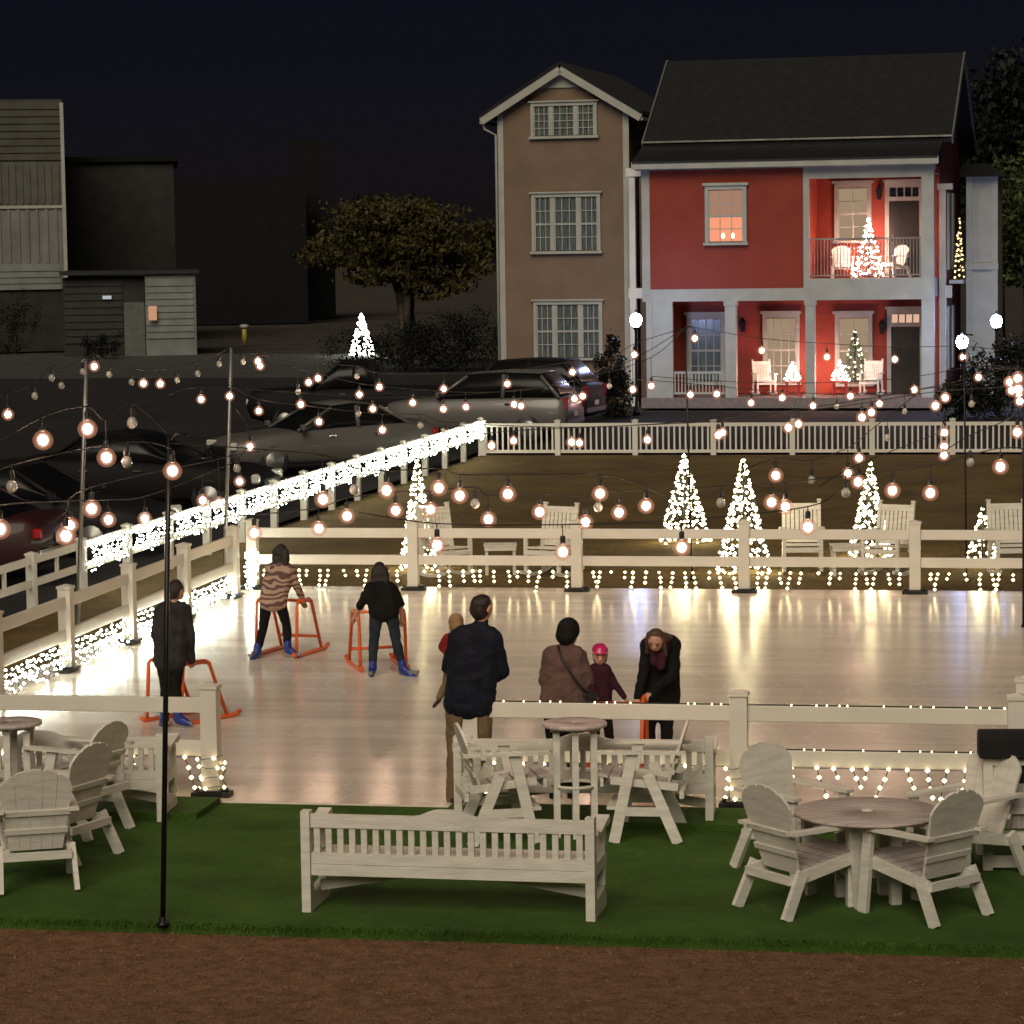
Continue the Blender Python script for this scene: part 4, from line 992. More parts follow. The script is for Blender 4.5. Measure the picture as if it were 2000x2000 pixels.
b = MB(); b.prism([(1.25, zbr - .06), (5.4, zrd), (9.8, zbr - .2), (9.8, zbr - .36), (5.4, zrd - .17), (1.25, zbr - .2)], 'x', -.18, HWD + .42); b.build('roof', ROOF, hs)
b = MB(); b.beam((-.2, 1.2, zbr - .02), (HWD + .43, 1.2, zbr - .02), .05, .05); b.build('roof_flashing', GREYM, hs)
b = MB()
for s, x in ((-1, -.205), (1, HWD + .445)):
    b = MB(); b.beam((x, 1.25, zbr - .14), (x, 5.4, zrd - .08), .045, .24); b.beam((x, 5.4, zrd - .08), (x, 9.8, zbr - .28), .045, .26); b.build('barge_board', BARGE, hs)
# openings in the facade and the porch walls
window(hs, rect(1384, 372, 1452, 472), .02, 3, 4, LITHI)
wl = [o for o in hs.children if o.name.startswith('window')][-1]; wl['label'] = 'lit upstairs window with warm glow and candles at its sill'
r = rect(1384, 372, 1452, 472); b = MB(); b.bb(r[0] + .03, r[1] - .03, -.008, -.004, r[2] + .02, (r[2] + r[3]) / 2 - .04); b.build('glowing_shade', LITLO, wl)
b = MB(); [b.ball((r[0] + (r[1] - r[0]) * u, -.030, r[2] + .17), .05, .02, .08, 8, 6) for u in (.42, .70)]; b.build('candle_light', CANDLE, wl)
window(hs, rect(1637, 368, 1696, 468, PD_), PD_, 2, 4, LITW)
window(hs, rect(1349, 624, 1410, 745, PD_), PD_, 4, 4, CURT)
window(hs, rect(1497, 622, 1556, 745, PD_), PD_, 4, 4, LITW)
window(hs, rect(1638, 622, 1698, 748, PD_), PD_, 2, 4, LITW)
def door(r, ztr, tr_mat, label):
    x0, x1, z0, z1 = r; f = MB(); y = PD_
    f.bb(x0 - .12, x0, y - .09, y, z0, z1); f.bb(x1, x1 + .12, y - .09, y, z0, z1); f.bb(x0 - .12, x1 + .12, y - .09, y, z1 + .001, z1 + .16); f.bb(x0 - .18, x1 + .18, y - .13, y, z1 + .161, z1 + .23); f.bb(x0, x1, y - .085, y, ztr - .06, ztr + .06)
    fr = f.build('door', TRIM, hs); fr['label'] = label
    b = MB(); b.bb(x0 + .01, x1 - .01, y - .05, y - .005, z0, ztr - .061)
    for i in (0, 1):
        for zz0, zz1 in ((.12, .42), (.5, .93)): xa = x0 + .12 + i * (x1 - x0 - .1) / 2; h = ztr - z0; b.bb(xa, xa + (x1 - x0) / 2 - .2, y - .058, y - .051, z0 + h * zz0, z0 + h * zz1)
    b.build('door_leaf', DOORM, fr)
    b = MB(); b.ball((x0 + .12, y - .10, z0 + 1.0), .035); b.ball((x0 + .12, y - .09, z0 + 1.2), .03); b.build('handle', GREYM, fr)
    b = MB(); b.bb(x0, x1, y - .02, y - .01, ztr + .061, z1); b.build('transom_pane', tr_mat, fr)
    b = MB(); [b.bb(x0 + (x1 - x0) * i / 4 - .02, x0 + (x1 - x0) * i / 4 + .02, y - .05, y - .021, ztr + .061, z1) for i in range(5)]; b.build('muntins', TRIM, fr)
r = rect(1737, 366, 1796, 540, PD_); door((r[0], r[1], zfl, r[3]), hit(1766, 388, PD_)[1], GLASSD, 'upstairs dark door onto the balcony')
r = rect(1741, 614, 1797, 790, PD_); door((r[0], r[1], zpf, r[3]), hit(1766, 634, PD_)[1], LITT, 'ground floor dark door under a lit transom')
def sconce(px, py):
    x, z = hit(px, py, PD_); b = MB(); b.bb(x - .05, x + .05, PD_ - .05, PD_, z - .12, z + .12); b.loft([[(x - .05, PD_ - .2, z - .18), (x + .05, PD_ - .2, z - .18), (x + .05, PD_ - .1, z - .18), (x - .05, PD_ - .1, z - .18)], [(x - .09, PD_ - .24, z + .12), (x + .09, PD_ - .24, z + .12), (x + .09, PD_ - .06, z + .12), (x - .09, PD_ - .06, z + .12)], [(x - .01, PD_ - .15, z + .26), (x + .01, PD_ - .15, z + .26), (x + .01, PD_ - .13, z + .26), (x - .01, PD_ - .13, z + .26)]]); b.build('wall_lantern', DARKM, hs)
sconce(1718, 378); sconce(1452, 636); sconce(1724, 640)
b = MB(); zr = hit(1690, 464)[1]; n = 34
b.bb(xo, xc, .06, .11, zr - .05, zr); b.bb(xo, xc, .07, .10, zfl + .06, zfl + .10)
for i in range(n): x = xo + (xc - xo) * (i + .5) / n; b.bb(x - .011, x + .011, .075, .097, zfl + .10, zr - .05)
b.build('balcony_railing', GREYM, hs)
b = MB(); x0, x1 = hit(1314, 700)[0], hit(1415, 700)[0]
b.bb(x0, x1, .05, .10, 1.0, 1.07); b.bb(x0, x1, .05, .10, zpf + .08, zpf + .14)
for i in range(15): x = x0 + (x1 - x0) * (i + .5) / 15; b.bb(x - .018, x + .018, .06, .095, zpf + .14, 1.0)
b.build('porch_railing', TRIM, hs)
# white rear porch and side features, lit by the street lamps
b = MB(); x0 = HWD + .36; zt = hit(1912, 345, 7.0)[1]; zm = hit(1912, 520, 7.0)[1]
b.bb(x0, x0 + .18, 7.0, 7.18, 0, zt); b.bb(x0 + .78, x0 + .96, 7.0, 7.18, 0, zt); b.bb(x0 + .181, x0 + .779, 7.08, 7.16, 0, zm - .1); b.bb(x0 + .3, x0 + .36, 7.02, 7.079, zm, zt); b.bb(x0 + .181, x0 + .779, 7.1, 7.16, zm + .1, zt)
b.bb(x0 - .02, x0 + .98, 6.97, 7.2, zm - .099, zm + .099); b.bb(x0, x0 + .96, 7.21, 9, 0, zt); b.build('rear_wing', TRIM, hs)
b = MB(); b.loft([[(x0 - .2, 6.7, zt + .001), (x0 + 1.2, 6.7, zt + .001), (x0 + 1.2, 9.4, zt + .001), (x0 - .2, 9.4, zt + .001)], [(x0 - .2, 7.9, zt + .42), (x0 + .6, 7.9, zt + .42), (x0 + .6, 8.5, zt + .42), (x0 - .2, 8.5, zt + .42)]]); b.build('rear_wing_roof', ROOF, hs)
for (za, zb_) in ((3.9, 6.2), (.9, 2.8)):
    for i in range(3): b = MB(); b.bb(HWD, HWD + .05, 3.0 + i * 1.5, 3.5 + i * 1.5, za, zb_); b.build('shutter', TRIM, hs)
x, _ = hit(1236, 500, 1.0); zc = hit(1236, 345, 1.0)[1]
b = MB(); b.bb(x - .08, x + .1, .9, 1.1, 0, zc); b.bb(x - .16, x + .3, .85, 1.15, zc + .001, zc + .25); b.bb(x - .12, x + .3, .88, 1.12, 3.2, 3.5); b.build('corner_column', VINYL, hs)
b = MB(); b.bb(x - .1, -.02, 2.6, 2.7, 0, zc); b.build('link_wall', TANW, hs)

b = MB(); b.bb(HWD + .03, HWD + .22, PD_ - .3, PD_ - .08, .01, 6.25); b.bb(HWD - .02, HWD + .42, PD_ - .36, PD_ - .02, 6.251, 6.42); b.bb(HWD + .06, HWD + .38, PD_ - .2, PD_ - .05, zb0, zb1); b.build('side_column', TRIM, hs)
# tan house
TY = 2.0
th = thing('tan_house', 'narrow three-storey tan gabled house with triple windows', 'house', HO, -HY)
x0, x1 = hit(976, 450, TY)[0], hit(1229, 450, TY)[0]; xm = (x0 + x1) / 2
zE = (hit(943, 234, TY)[1] + hit(1258, 222, TY)[1]) / 2; zP = hit(1098, 131, TY)[1]; sl_ = (zP - zE) / ((x1 - x0) / 2 + .45)
zw = zE + .45 * sl_
b = MB(); b.prism([(x0, 0), (x1, 0), (x1, zw - .05), (xm, zP - .15), (x0, zw - .05)], 'y', TY, TY + 8); b.build('wall', TANW, th)
b = MB()
for s, xe in ((-1, x0), (1, x1)):
    b.bb(xe - .02 if s < 0 else xe - .16, xe + .16 if s < 0 else xe + .02, TY - .03, TY - .001, 0, zw - .1)
    ex = xm + s * ((x1 - x0) / 2 + .45); b.beam((ex, TY - .34, zE - .09), (xm, TY - .34, zP - .09), .04, .24)
    b.beam((ex, TY - .30, zE - .12), (ex, TY + 8, zE - .12), .1, .1)
b.prism([(xm - .85, zP - .95 * 0 - .85 * sl_ - .10), (xm + .85, zP - .85 * sl_ - .10), (xm, zP - .18)], 'y', TY - .06, TY - .01)
b.build('trim', TRIM, th)
b = MB(); e = (x1 - x0) / 2 + .5
b.prism([(xm - e, zE), (xm, zP + .04), (xm + e, zE), (xm + e, zE + .1), (xm, zP + .16), (xm - e, zE + .1)], 'y', TY - .38, TY + 8.2); b.build('roof', ROOF, th)
b = MB(); b.tube([(x0 - .42, TY - .2, zE - .15), (x0 - .38, TY - .2, zE - .32), (x0 - .06, TY - .1, zE - .5), (x0 - .06, TY - .08, .2)], .04, 6); b.build('downspout', TRIM, th)
for rr_ in (rect(1043, 208, 1161, 264, TY), rect(1045, 386, 1168, 489, TY), rect(1049, 596, 1172, 698, TY)):
    window(th, rr_, TY, 3, 4, CURT, (.29, .70), .05, .09, sash=rr_[3] - rr_[2] > 1)

# things on the porch and balcony
def onhouse(src, px, py, dy, z, deg, label, group, s=1.):
    x, _ = hit(px, py, dy); p = HO + HE * x + HA * dy; o = copy_tree(src); o.location = (p.x, p.y, z); o.rotation_euler = (0, 0, R(deg)); o['label'] = label; o['group'] = group; o.scale = (s, s, s); return o
def hpos(px, py, dy, z):
    x, _ = hit(px, py, dy); p = HO + HE * x + HA * dy; return Vector((p.x, p.y, z))
onhouse(adi, 1645, 505, 1.2, zfl, 178, 'white fan-backed chair left of the pink lit tree on the balcony', 'chairs on the red house balcony')
onhouse(adi, 1748, 505, 1.1, zfl, 130, 'white fan-backed chair right of the pink lit tree on the balcony', 'chairs on the red house balcony')
onhouse(rock, 1492, 745, 1.0, zpf, 190, 'white rocking chair on the porch below the left porch window', 'rocking chairs on the red house porch')
onhouse(rock, 1702, 745, 1.0, zpf, 160, 'white rocking chair on the porch beside the dark door', 'rocking chairs on the red house porch')
HT = 'lit trees on the red house'
light_tree('pink lit tree standing on the balcony', hpos(1697, 530, .8, zfl), 1.72, .46, LEDP, HT, 12, 11, .031, 11, 'christmas_tree', True, True)
def pedestal(p, label):
    t = thing('plant_stand', label, 'stand', p, -HY, 'red stands on the porch'); b = MB(); b.bb(-.2, .2, -.2, .2, .40, .44); b.build('top', mat('red_paint', (.35, .03, .03), .5), t)
    for x in (-.17, .17):
        for y in (-.17, .17): b = MB(); b.bb(x - .02, x + .02, y - .02, y + .02, 0, .40); b.build('leg', bpy.data.materials['red_paint'], t)
p = hpos(1548, 760, .6, zpf); pedestal(p, 'small red stand under the left pink porch tree'); light_tree('small pink lit tree left of the porch column', p + Vector((0, 0, .441)), .55, .24, LEDP, HT, 9, 7, .030, 12, 'christmas_tree', True, True)
p = hpos(1641, 760, .6, zpf); pedestal(p, 'small red stand under the right pink porch tree'); light_tree('small pink lit tree before the right porch window', p + Vector((0, 0, .441)), .58, .26, LEDP, HT, 9, 7, .030, 13, 'christmas_tree', True, True)
light_tree('pale green lit tree in the right ground floor window of the red house', hpos(1670, 745, PD_ - .45, zpf + .35), 1.55, .42, LEDY, HT, 10, 9, .030, 14, 'christmas_tree', True, True)
light_tree('slim golden lit tree at the right end of the upper storey', HO + HE * (HWD + .3) + HA * 5.2 + Vector((0, 0, 3.6)), 1.9, .16, emit('golden_led', (1, .68, .30), 5), HT, 6, 12, .034, 15, 'christmas_tree', True, True)
sh = MB(); x0_, z0_ = hit(1874, 545, 5.2); sh.bb(HWD + .051, HWD + .47, 4.6, 5.6, 3.48, 3.59); sh.build('side_balcony', TRIM, hs)

# street lamps
def lamp(label, px, py, D, first=[None]):
    g = at(px, py, D); z = g.z; t = thing('street_lamp', label, 'street lamp', (g.x, g.y, 0), 0, 'blue-white street lamps')
    b = MB(); b.lathe([(.11, 0), (.11, .12), (.06, .2), (.045, .5), (.04, z - .3), (.06, z - .25), (.09, z - .21), (.09, z - .17)], n=12); b.build('post', DARKM, t)
    b = MB(); b.lathe([(.08, -.17), (.13, -.12), (.165, 0), (.15, .10), (.09, .17), (.02, .20)], (0, 0, z), 16); b.build('globe', LAMPB, t)
    b = MB(); b.lathe([(.03, .2), (.03, .26), (.012, .32)], (0, 0, z), 8); b.build('finial', DARKM, t)
lamp('blue-white street lamp between the tan house and the red house', 1242, 626, 81)
lamp('blue-white street lamp at the right corner of the red house', 1879, 668, 80)
lamp('blue-white street lamp farthest right, before the dark trees', 1946, 628, 84)

# ------------------------------------------------------------------ dark buildings at the left
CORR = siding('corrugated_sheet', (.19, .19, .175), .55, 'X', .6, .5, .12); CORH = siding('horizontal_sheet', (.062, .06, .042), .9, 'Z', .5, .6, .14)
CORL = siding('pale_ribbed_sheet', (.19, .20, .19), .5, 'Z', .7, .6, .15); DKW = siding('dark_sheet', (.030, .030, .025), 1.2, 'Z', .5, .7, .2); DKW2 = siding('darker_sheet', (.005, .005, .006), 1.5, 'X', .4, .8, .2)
def bq(px0, py0, px1, py1, D):
    a, c = at(px0, (py0 + py1) / 2, D), at(px1, (py0 + py1) / 2, D); return a.x, c.x, at((px0 + px1) / 2, py1, D).z, at((px0 + px1) / 2, py0, D).z
D = 142
t = thing('industrial_tower', 'tall pale corrugated industrial building at the left edge', 'building', (at(20, 600, D).x, D, 0), R(8.4)); ox = t.location.x
def slab(tt, px0, py0, px1, py1, D, name, m_, dy0=0., dep=12., zmin=None):
    x0, x1, z0, z1 = bq(px0, py0, px1, py1, D); z0 = zmin if zmin is not None else z0; b = MB(); b.bb(x0 - tt.location.x, x1 - tt.location.x, dy0, dep, z0, z1 - .01); return b.build(name, m_, tt)
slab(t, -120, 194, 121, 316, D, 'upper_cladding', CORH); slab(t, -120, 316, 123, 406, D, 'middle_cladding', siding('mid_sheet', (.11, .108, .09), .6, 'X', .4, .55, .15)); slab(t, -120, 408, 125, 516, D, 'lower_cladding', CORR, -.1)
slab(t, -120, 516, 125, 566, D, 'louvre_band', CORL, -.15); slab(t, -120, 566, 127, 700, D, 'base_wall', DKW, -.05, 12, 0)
def ribs(tt, px0, py0, px1, py1, D, dy, n, vertical, name, m_):
    x0, x1, z0, z1 = bq(px0, py0, px1, py1, D); x0 -= tt.location.x; x1 -= tt.location.x; b = MB()
    for i in range(n):
        u = (i + .5) / n
        if vertical: x = x0 + (x1 - x0) * u; b.bb(x - .07, x + .07, dy - .06, dy - .001, z0 + .02, z1 - .02)
        else: z = z0 + (z1 - z0) * u; b.prism([(dy - .001, z - .2), (dy - .07, z - .16), (dy - .001, z + .2)], 'x', x0, x1 - .01)
    b.build(name, m_, tt)
ribs(t, -118, 408, 118, 516, D, -.1, 13, True, 'wall_ribs', CORR); ribs(t, -118, 518, 118, 566, D, -.15, 4, False, 'louvres', CORL); ribs(t, -118, 200, 118, 314, D, 0, 8, False, 'lap_ribs', CORH); ribs(t, -118, 320, 118, 400, D, 0, 17, True, 'wall_ribs', bpy.data.materials['mid_sheet'])
b = MB(); x0, x1, z0, z1 = bq(120, 200, 127, 575, D); b.bb(x0 - ox, x1 - ox, -.3, -.16, z0, z1); x0, x1, z0, z1 = bq(-120, 402, 125, 408, D); b.bb(x0 - ox, x1 - ox, -.2, -.11, z0, z1); b.build('corner_trim', TRIM, t)
t = thing('warehouse', 'dark flat-roofed warehouse block behind the pale tower', 'building', (at(235, 500, 156).x, 156, 0), R(6.8)); slab(t, 127, 314, 340, 516, 156, 'wall', DKW, 0, 14, 0)
b = MB(); x0, x1, z0, z1 = bq(122, 306, 346, 316, 155.8); b.bb(x0 - t.location.x, x1 - t.location.x, -.3, 14, z0, z1); b.build('roof_edge', DKW2, t)
t = thing('far_warehouse', 'barely visible dark building farthest back between tower and oak', 'building', (at(500, 500, 190).x, 190, 0), R(4.5)); slab(t, 340, 345, 600, 700, 190, 'wall', DKW2, 0, 10, 0); slab(t, 572, 262, 662, 700, 191, 'stair_tower', DKW2, 12, 20, 0)
D = 134
t = thing('shed', 'low shed with a pale ribbed end and a small orange poster', 'building', (at(255, 600, D).x, D, 0), R(6.4)); ox = t.location.x
slab(t, 125, 542, 283, 684, D, 'wall', siding('shed_sheet', (.035, .032, .03), .7, 'Z', .5, .7, .15), 0, 8, 0); slab(t, 284, 536, 382, 668, D, 'pale_end', CORL, -.3, 8, 0); slab(t, 243, 590, 283, 682, D, 'door', mat('grey_door', (.10, .11, .10), .6), -.05, .02, 0)
ribs(t, 286, 545, 378, 660, D, -.3, 9, False, 'lap_ribs', CORL); ribs(t, 128, 545, 240, 670, D, 0, 9, False, 'lap_ribs', bpy.data.materials['shed_sheet']); slab(t, 118, 528, 388, 536, D, 'roof', ROOFD, -.5, 8.4); slab(t, 290, 597, 306, 625, D, 'poster', emit('backlit_poster', (1, .52, .30), .55), -.66, -.56)
slab(t, 201, 577, 218, 584, D, 'light_fitting', emit('dim_tube', (.9, .95, 1), .5), -.2, -.02)

# small lit tree far off, bollard, low sign blocks
g = gp(707, 694); light_tree('bright pale lit cone far off beyond the pickup truck', g, 81 / (FPX / g.y), 24 / (FPX / g.y), LEDC, GT, 12, 14, .075, 21)
g = gp(478, 674); t = thing('bollard', 'yellow bollard with a pale lamp on top beyond the road', 'bollard', g); b = MB(); b.lathe([(.13, 0), (.13, .82), (.11, .84)], n=12); b.build('post', mat('yellow_paint', (.45, .36, .05), .6), t)
b = MB(); b.lathe([(.12, .841), (.24, .90), (.24, 1.02), (.1, 1.06)], n=12); b.build('cap', UNLIT, t)

# ------------------------------------------------------------------ trees and shrubs
BARK = mat('bark', (.10, .08, .055), .9, .4, 4, .8, 12)
def foliage(name, c): 
    M = mat(name, c, .7, .5, .9, spec=.3); return M
def crown(n, blobs, size, seed, droop=.3):
    rr = random.Random(seed); b = MB(); tot = sum(q[1][0] * q[1][1] * q[1][2] for q in blobs)
    for c, rad in blobs:
        k = int(n * rad[0] * rad[1] * rad[2] / tot); cl = [Vector((rr.gauss(0, 1), rr.gauss(0, 1), rr.gauss(0, 1))).normalized() * (rr.uniform(.45, 1.0)) for _ in range(max(5, k // 45))]
        for i in range(k):
            v = rr.choice(cl) + Vector((rr.gauss(0, .16), rr.gauss(0, .16), rr.gauss(0, .13)))
            p = Vector(c) + Vector((v.x * rad[0], v.y * rad[1], v.z * rad[2])); s = size * rr.uniform(.6, 1.4)
            e = Euler((rr.uniform(-1.2, 1.2), rr.uniform(-1.2, 1.2), rr.uniform(0, 6.3))).to_matrix(); u, w = e @ Vector((s, 0, -droop * s)), e @ Vector((0, s * .55, 0))
            b.add([p - u, p - w, p + u, p + w], [(0, 1, 2, 3)])
    return b
def tree(name, label, base, trunk, blobs, n, size, leaf, seed, group=None, cat='tree'):
    t = thing(name, label, cat, base, 0, group)
    b = MB(); [b.tube(pts, rs, 7) for pts, rs in trunk]; b.build('trunk', BARK, t); crown(n, blobs, size, seed).build('crown', leaf, t); return t
OAK = foliage('olive_oak_leaves', (.060, .048, .010)); DKL = foliage('dark_evergreen_leaves', (.010, .012, .007)); GRL = foliage('green_leaves', (.055, .075, .02))
D = 118; g = at(795, 600, D); g.z = 0; q = lambda px, py, dd=0: at(px, py, D + dd) - g
tree('oak_tree', 'broad olive oak with a dim lit underside left of the tan house', g,
     [([(0, 0, 0), q(788, 620), q(782, 575), q(760, 520), q(700, 450)], [.28, .24, .2, .14, .05]), ([(.4, 0, 0), q(800, 610, 1), q(806, 560, 1), q(830, 500, 1), q(890, 440, 1)], [.22, .18, .14, .1, .04]), ([(0, 0, .5), q(795, 560, -1), q(800, 470, -1), q(800, 390)], [.2, .16, .1, .05])],
     [(q(780, 470), (3.0, 2.6, 1.5)), (q(690, 490, -1), (2.0, 1.9, .8)), (q(630, 490), (1.1, 1, .45)), (q(880, 520, -.5), (1.8, 1.9, 1.0)), (q(920, 470), (1.4, 1.6, .9)), (q(760, 420), (2.6, 2, .9)), (q(720, 540, -1), (1.5, 1.2, .45)), (q(850, 565, -1), (1.6, 1.2, .55)), (q(790, 545, -1), (1.5, 1.3, .5))], 15000, .11, OAK, 3)
D = 106; g = at(2010, 600, D); g.z = 0
tree('street_tree', 'green tree at the right edge beyond the red house', g, [([(0, 0, 0), q(2008, 560), q(2000, 480), q(1985, 400)], [.25, .2, .14, .05])],
     [(q(1985, 470), (1.5, 1.6, 1.6)), (q(2030, 420), (2.2, 2.2, 2.6)), (q(1970, 540), (1.0, 1.1, .6)), (q(2040, 540), (1.4, 1.4, .8))], 7000, .12, GRL, 5)
D = 116; g = at(1950, 600, D); g.z = 0
tree('dark_tree', 'tall dark tree behind the right end of the red house', g, [([(0, 0, 0), q(1950, 500), q(1950, 350)], [.3, .22, .08])], [(q(1950, 330), (2.4, 2, 3.5)), (q(2020, 250), (3, 2, 3.2)), (q(1930, 220), (1.8, 2, 2.4))], 7000, .16, DKL, 6)
def shrub(label, px, py, D, h, r, leaf, seed, n=2600, name='shrub', cone=True, group='dark shrubs round the houses'):
    g = at(px, py, D); g.z = 0
    bl = [((0, 0, h * .25), (r, r, h * .3)), ((0, 0, h * .5), (r * .8, r * .8, h * .3)), ((.05, 0, h * .75), (r * .45, r * .45, h * .27))] if cone else [((-r * .4, 0, h * .4), (r * .7, r * .7, h * .5)), ((r * .4, 0, h * .5), (r * .7, r * .7, h * .5))]
    tree(name, label, g, [([(0, 0, 0), (0, 0, h * .6)], [.06, .02])], bl, n, .055, leaf, seed, group, 'shrub')
shrub('dark conical shrub before the tan house corner', 1194, 700, 80, 2.45, .62, DKL, 7, 4200)
shrub('dark bushy shrub under the right street lamps', 1950, 720, 78, 2.3, 1.0, DKL, 8, 3500, cone=False)
shrub('dark rounded bush at the right corner of the porch', 1880, 760, 77, 1.1, .7, DKL, 9, 2500, cone=False)
shrub('low dark bush under the pale tower louvres', 28, 600, 138, 3.0, 1.3, DKL, 10, 2200, cone=False)
shrub('low dark bush at the shed door', 198, 660, 130, 1.4, .9, DKL, 12, 1600, cone=False)
shrub('wide dark bush hiding the foot of the oak', 745, 680, 113, 2.0, 2.3, DKL, 14, 3800, cone=False)
shrub('dark bush right of the oak trunk', 835, 680, 112, 2.2, 1.7, DKL, 15, 3200, cone=False)
shrub('wide dark bush between the oak and the tan house', 905, 650, 112, 2.6, 2.0, DKL, 13, 4200, cone=False)

# ------------------------------------------------------------------ cars
RUB = mat('tyre_rubber', (.015, .015, .015), .8); CHROME = mat('chrome', (.6, .6, .6), .15, .05, metal=1.); TAIL = mat('tail_lamp', (.30, .01, .01), .2, .1); HEADL = mat('head_lamp', (.6, .58, .5), .08, .1, spec=.8)
CGL = mat('car_glass', (.008, .008, .008), .25, .1, spec=.2)
def car(label, p, deg, paint, kind='suv', L=4.7, Wd=1.88, H=1.72, group='cars parked beside the lawn'):
    t = thing('parked_car' if kind != 'pickup' else 'pickup_truck', label, 'car' if kind != 'pickup' else 'truck', (p.x, p.y, .006), R(deg), group)
    h = L / 2; w = Wd / 2; zb = .30; hood = H * .60; belt = H * .63; b = MB(); b.smooth = True
    if kind == 'suv': st = [(h, .55, hood * .80, .72), (h - .12, .36, hood * .92, .9), (h - .5, zb, hood * .97, 1), (h * .42, zb, hood * 1.02, 1), (0, zb, belt, 1), (-h * .6, zb, belt * 1.02, 1), (-h + .25, zb, belt * 1.03, .98), (-h + .04, .42, belt * 1.0, .93), (-h, .5, belt * .85, .86)]
    elif kind == 'pickup': st = [(h, .6, hood * .85, .8), (h - .12, .4, hood * .97, .93), (h - .5, zb, hood, 1), (h * .4, zb, hood * 1.02, 1), (-.1, zb, belt, 1), (-h * .55, zb, belt * .98, 1), (-h + .05, zb, belt * .98, .98), (-h, .5, belt * .96, .95)]
    else: st = [(h, .45, hood * .70, .7), (h - .15, .3, hood * .85, .88), (h - .6, .25, hood * .95, 1), (h * .38, .25, hood * 1.04, 1), (0, .25, belt * 1.04, 1), (-h * .55, .25, belt * 1.08, 1), (-h + .2, .28, belt * 1.1, .95), (-h, .45, belt * .95, .8)]
    rings = []
    for x, z0, z1, k in st:
        a = w * k; zm = z0 + (z1 - z0) * .55
        rings.append([(x, -a * .9, z0), (x, -a * .985, z0 + .1), (x, -a, zm), (x, -a * .965, z1 - .07), (x, -a * .88, z1), (x, -a * .4, z1 + .025), (x, a * .4, z1 + .025), (x, a * .88, z1), (x, a * .965, z1 - .07), (x, a, zm), (x, a * .985, z0 + .1), (x, a * .9, z0)])
    b.loft(rings); b.build('body', paint, t)
    if kind == 'suv': cb = [(h * .40, belt, belt + .02, .86), (h * .08, belt, H * .97, .74), (-h * .3, belt, H, .75), (-h * .72, belt, H * .98, .73), (-h * .93, belt, belt + .1, .82)]
    elif kind == 'pickup': cb = [(h * .36, belt, belt + .02, .88), (h * .10, belt, H * .98, .76), (-h * .12, belt, H, .77), (-h * .20, belt, H * .97, .76), (-h * .24, belt, belt + .04, .86)]
    else: cb = [(h * .38, belt, belt + .03, .86), (h * .02, belt, H * .97, .70), (-h * .2, belt, H, .71), (-h * .45, belt, H * .95, .70), (-h * .78, belt, belt + .09, .80)]
    b = MB(); b.smooth = True
    def crg(o=0., q=1.): return [[(x, -w * .90 - o, z0 - .02), (x, -w * (.90 * .5 + k * .5) - o, (z0 + z1) / 2), (x, -w * k - o, z1 - .03), (x, -w * k * .85, z1), (x, w * k * .85, z1), (x, w * k + o, z1 - .03), (x, w * (.90 * .5 + k * .5) + o, (z0 + z1) / 2), (x, w * .90 + o, z0 - .02)] for x, z0, z1, k in cb]
    b.loft(crg()); b.build('cabin', CGL, t)
    b = MB(); b.smooth = True
    i0, i1 = 1, len(cb) - 2
    rr_ = [[(x, -w * k - .012, z1 - .09), (x, -w * k * .85, z1 + .02), (x, 0, z1 + .035), (x, w * k * .85, z1 + .02), (x, w * k + .012, z1 - .09), (x, 0, z1 - .05)] for x, z0, z1, k in cb[i0:i1 + 1]]
    b.loft(rr_)
    for s in (-1, 1):
        for (xa, xb) in (((cb[0][0], cb[1][0])), ((cb[-1][0], cb[-2][0]))):
            b.beam((xa, s * w * .90, belt), (xb, s * w * cb[1][3], cb[1][2] - .05), .06, .07)
        xm_ = (cb[1][0] + cb[-2][0]) / 2; b.beam((xm_, s * (w * .91), belt - .01), (xm_, s * (w * .765), H - .06), .09, .03)
    b.build('roof', paint, t)
    for fx in (.62, -.60):
        for s in (-1, 1):
            x = h * fx; b = MB(); prof = [(.20, -.1), (.31, -.11), (.345, -.08), (.345, .08), (.31, .11), (.20, .1)]
            b.lathe(prof, n=20); Rm = Matrix.Rotation(R(90), 3, 'X'); b.v = [tuple(Rm @ Vector(v) + Vector((x, s * (w - .115), .345))) for v in b.v]; wh = b.build('wheel', RUB, t)
            b = MB(); b.lathe([(.21, 0), (.2, .01), (.06, .035), (.05, .04)], n=14); Rm = Matrix.Rotation(R(-90 * s), 3, 'X'); b.v = [tuple(Rm @ Vector(v) + Vector((x, s * (w - .008), .345))) for v in b.v]; b.build('rim', GREYM, wh)
    for s in (-1, 1):
        b = MB(); b.box((h - .1, s * w * .66, hood * .74), (.16, .34, .17), (0, 0, s * -.35)); b.build('headlight', HEADL, t, .03)
        b = MB(); b.box((-h + .05, s * w * .78, belt * .86), (.14, .2, .30 if kind != 'sedan' else .15), (0, 0, s * .3)); b.build('taillight', TAIL, t, .02)
        b = MB(); b.box((h * .36, s * (w + .1), belt + .08), (.1, .2, .14)); b.build('mirror', paint, t, .03)
        b = MB(); b.bb(h * .02, h * .09, s * w * .99 - .02, s * w * .99 + .02, belt * .86, belt * .89); b.bb(-h * .42, -h * .35, s * w * .99 - .02, s * w * .99 + .02, belt * .86, belt * .89); b.build('door_handle', CHROME, t)
    b = MB(); b.box((h + .015, 0, hood * .62), (.06, Wd * .52, .2)); b.build('grille', CHROME if kind != 'sedan' else BLACK, t, .02)
    b = MB(); b.bb(-h - .02, -h + .05, -w * .85, w * .85, .42, .58); b.build('rear_bumper', BLACK if kind == 'suv' else CHROME, t, .02)
    b = MB(); b.bb(-h - .03, -h - .021, -.16, .16, .62, .74); b.build('number_plate', VINYL, t)
    return t
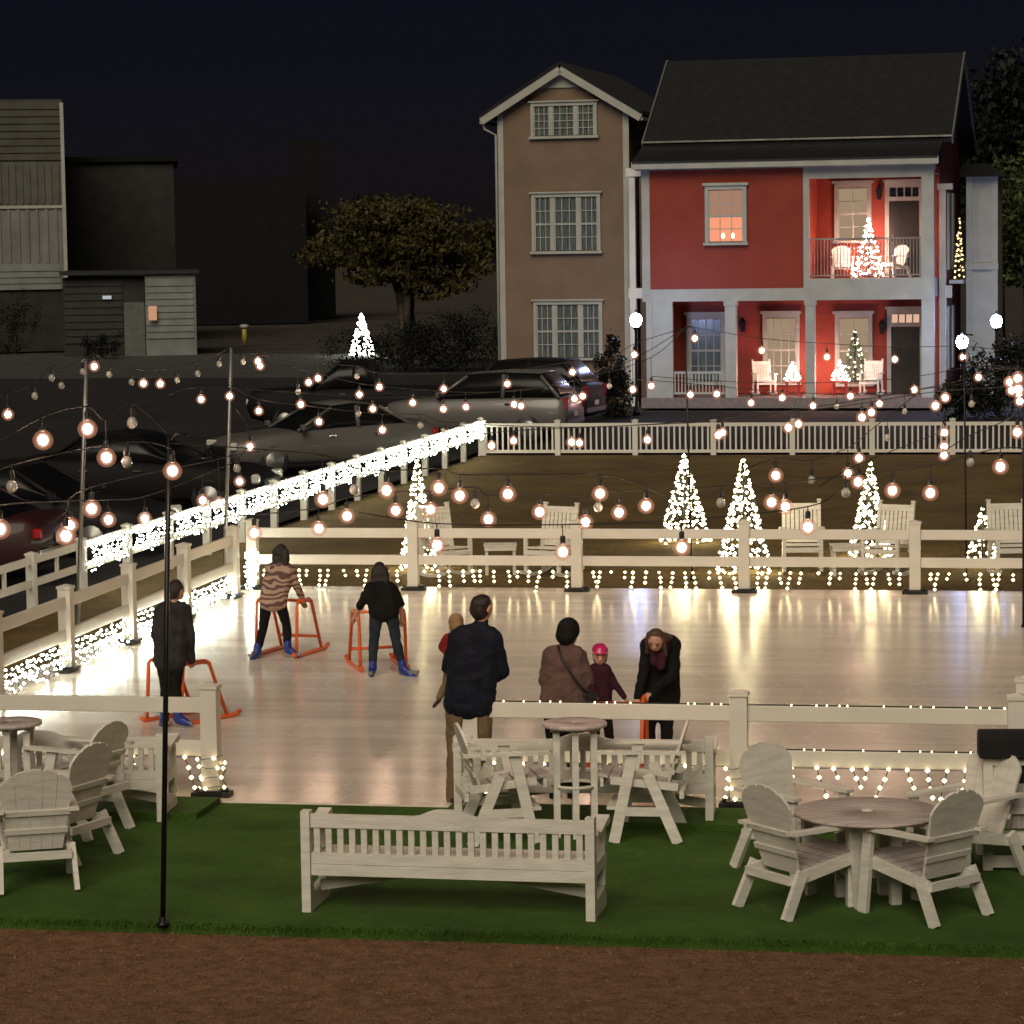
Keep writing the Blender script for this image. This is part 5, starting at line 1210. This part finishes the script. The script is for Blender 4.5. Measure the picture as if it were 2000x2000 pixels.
SILV = mat('silver_car_paint', (.16, .145, .135), .4, .04, 2, metal=.2, coat=.3); DARKP = mat('dark_car_paint', (.011, .010, .010), .65, .1, 2, coat=.0, spec=.12); PALE = mat('pale_car_paint', (.10, .092, .082), .5, .04, 2, coat=.2); REDP = mat('red_car_paint', (.028, .002, .003), .6, .06, 2, coat=.2); GREYP = mat('grey_car_paint', (.014, .013, .013), .6, .08, 2, coat=.0, spec=.15)
def gx(px, D): g = at(px, 800, D); g.z = 0; return g
car('silver sport utility car seen from behind left, below the tan house', gx(945, 71.5), 163, SILV, 'suv')
car('dark sport utility car half hidden behind the silver one', gx(1000, 76.5), 160, GREYP, 'suv', H=1.82)
car('dark pickup truck left of the silver car, pointing left', gx(690, 76), 176, DARKP, 'pickup', 5.4, 1.95, 1.85)
car('pale sedan beyond the netted lawn fence, front towards the camera', gx(628, 62), 206, PALE, 'sedan', 4.7, 1.85, 1.5)
car('dark sedan left of the pale one, nose at the lawn fence', gx(285, 53), -12, DARKP, 'sedan', 4.7, 1.85, 1.48)
car('dark sedan second from the left edge, nose at the lawn fence', gx(50, 45.8), -14, GREYP, 'sedan', 4.6, 1.82, 1.46)
car('red car at the left edge with its tail at the lawn fence', gx(-178, 42), 168, REDP, 'sedan', 4.5, 1.8, 1.46)

# ------------------------------------------------------------------ night sky and the broad light from the buildings behind the camera
SUN_EL, SUN_AZ = R(38), R(196)
w = bpy.data.worlds.new('World'); sc.world = w; w.use_nodes = True; nt = w.node_tree
bg = nt.nodes['Background']; sky = nt.nodes.new('ShaderNodeTexSky'); sky.sky_type = 'NISHITA'; sky.sun_disc = False
sky.sun_elevation = SUN_EL; sky.sun_rotation = R(194); sky.altitude = 50; sky.air_density = 1.0; sky.dust_density = .3; sky.ozone_density = 3.0
mx = nt.nodes.new('ShaderNodeMix'); mx.data_type = 'RGBA'; mx.blend_type = 'MULTIPLY'; mx.inputs['Factor'].default_value = 1; mx.inputs['B'].default_value = (.95, .76, 1.22, 1)
nt.links.new(sky.outputs['Color'], mx.inputs['A']); nt.links.new(mx.outputs['Result'], bg.inputs['Color']); bg.inputs['Strength'].default_value = .0009
sd_ = bpy.data.lights.new('sun', 'SUN'); so = bpy.data.objects.new('sun', sd_); col.objects.link(so)
sd_.energy = 2.0; sd_.angle = R(40); sd_.color = (1, .90, .73)
dv = Vector((math.sin(R(-14)) * math.cos(SUN_EL), -math.cos(R(-14)) * math.cos(SUN_EL), math.sin(SUN_EL)))   # towards the light
so.rotation_euler = dv.to_track_quat('Z', 'Y').to_euler(); so.location = (0, -20, 30)

sc.view_settings.view_transform = 'Standard'; sc.view_settings.look = 'None'; sc.view_settings.exposure = 0; sc.view_settings.gamma = 1
sc.render.engine = 'CYCLES'; c = sc.cycles
c.use_denoising = True; c.max_bounces = 5; c.diffuse_bounces = 2; c.glossy_bounces = 3; c.transmission_bounces = 2; c.transparent_max_bounces = 4
c.use_light_tree = True; c.sample_clamp_indirect = 4; c.caustics_reflective = False; c.caustics_refractive = False
c.use_adaptive_sampling = True; c.adaptive_threshold = .02
sc.render.resolution_x = 1024; sc.render.resolution_y = 1024; sc.render.film_transparent = False
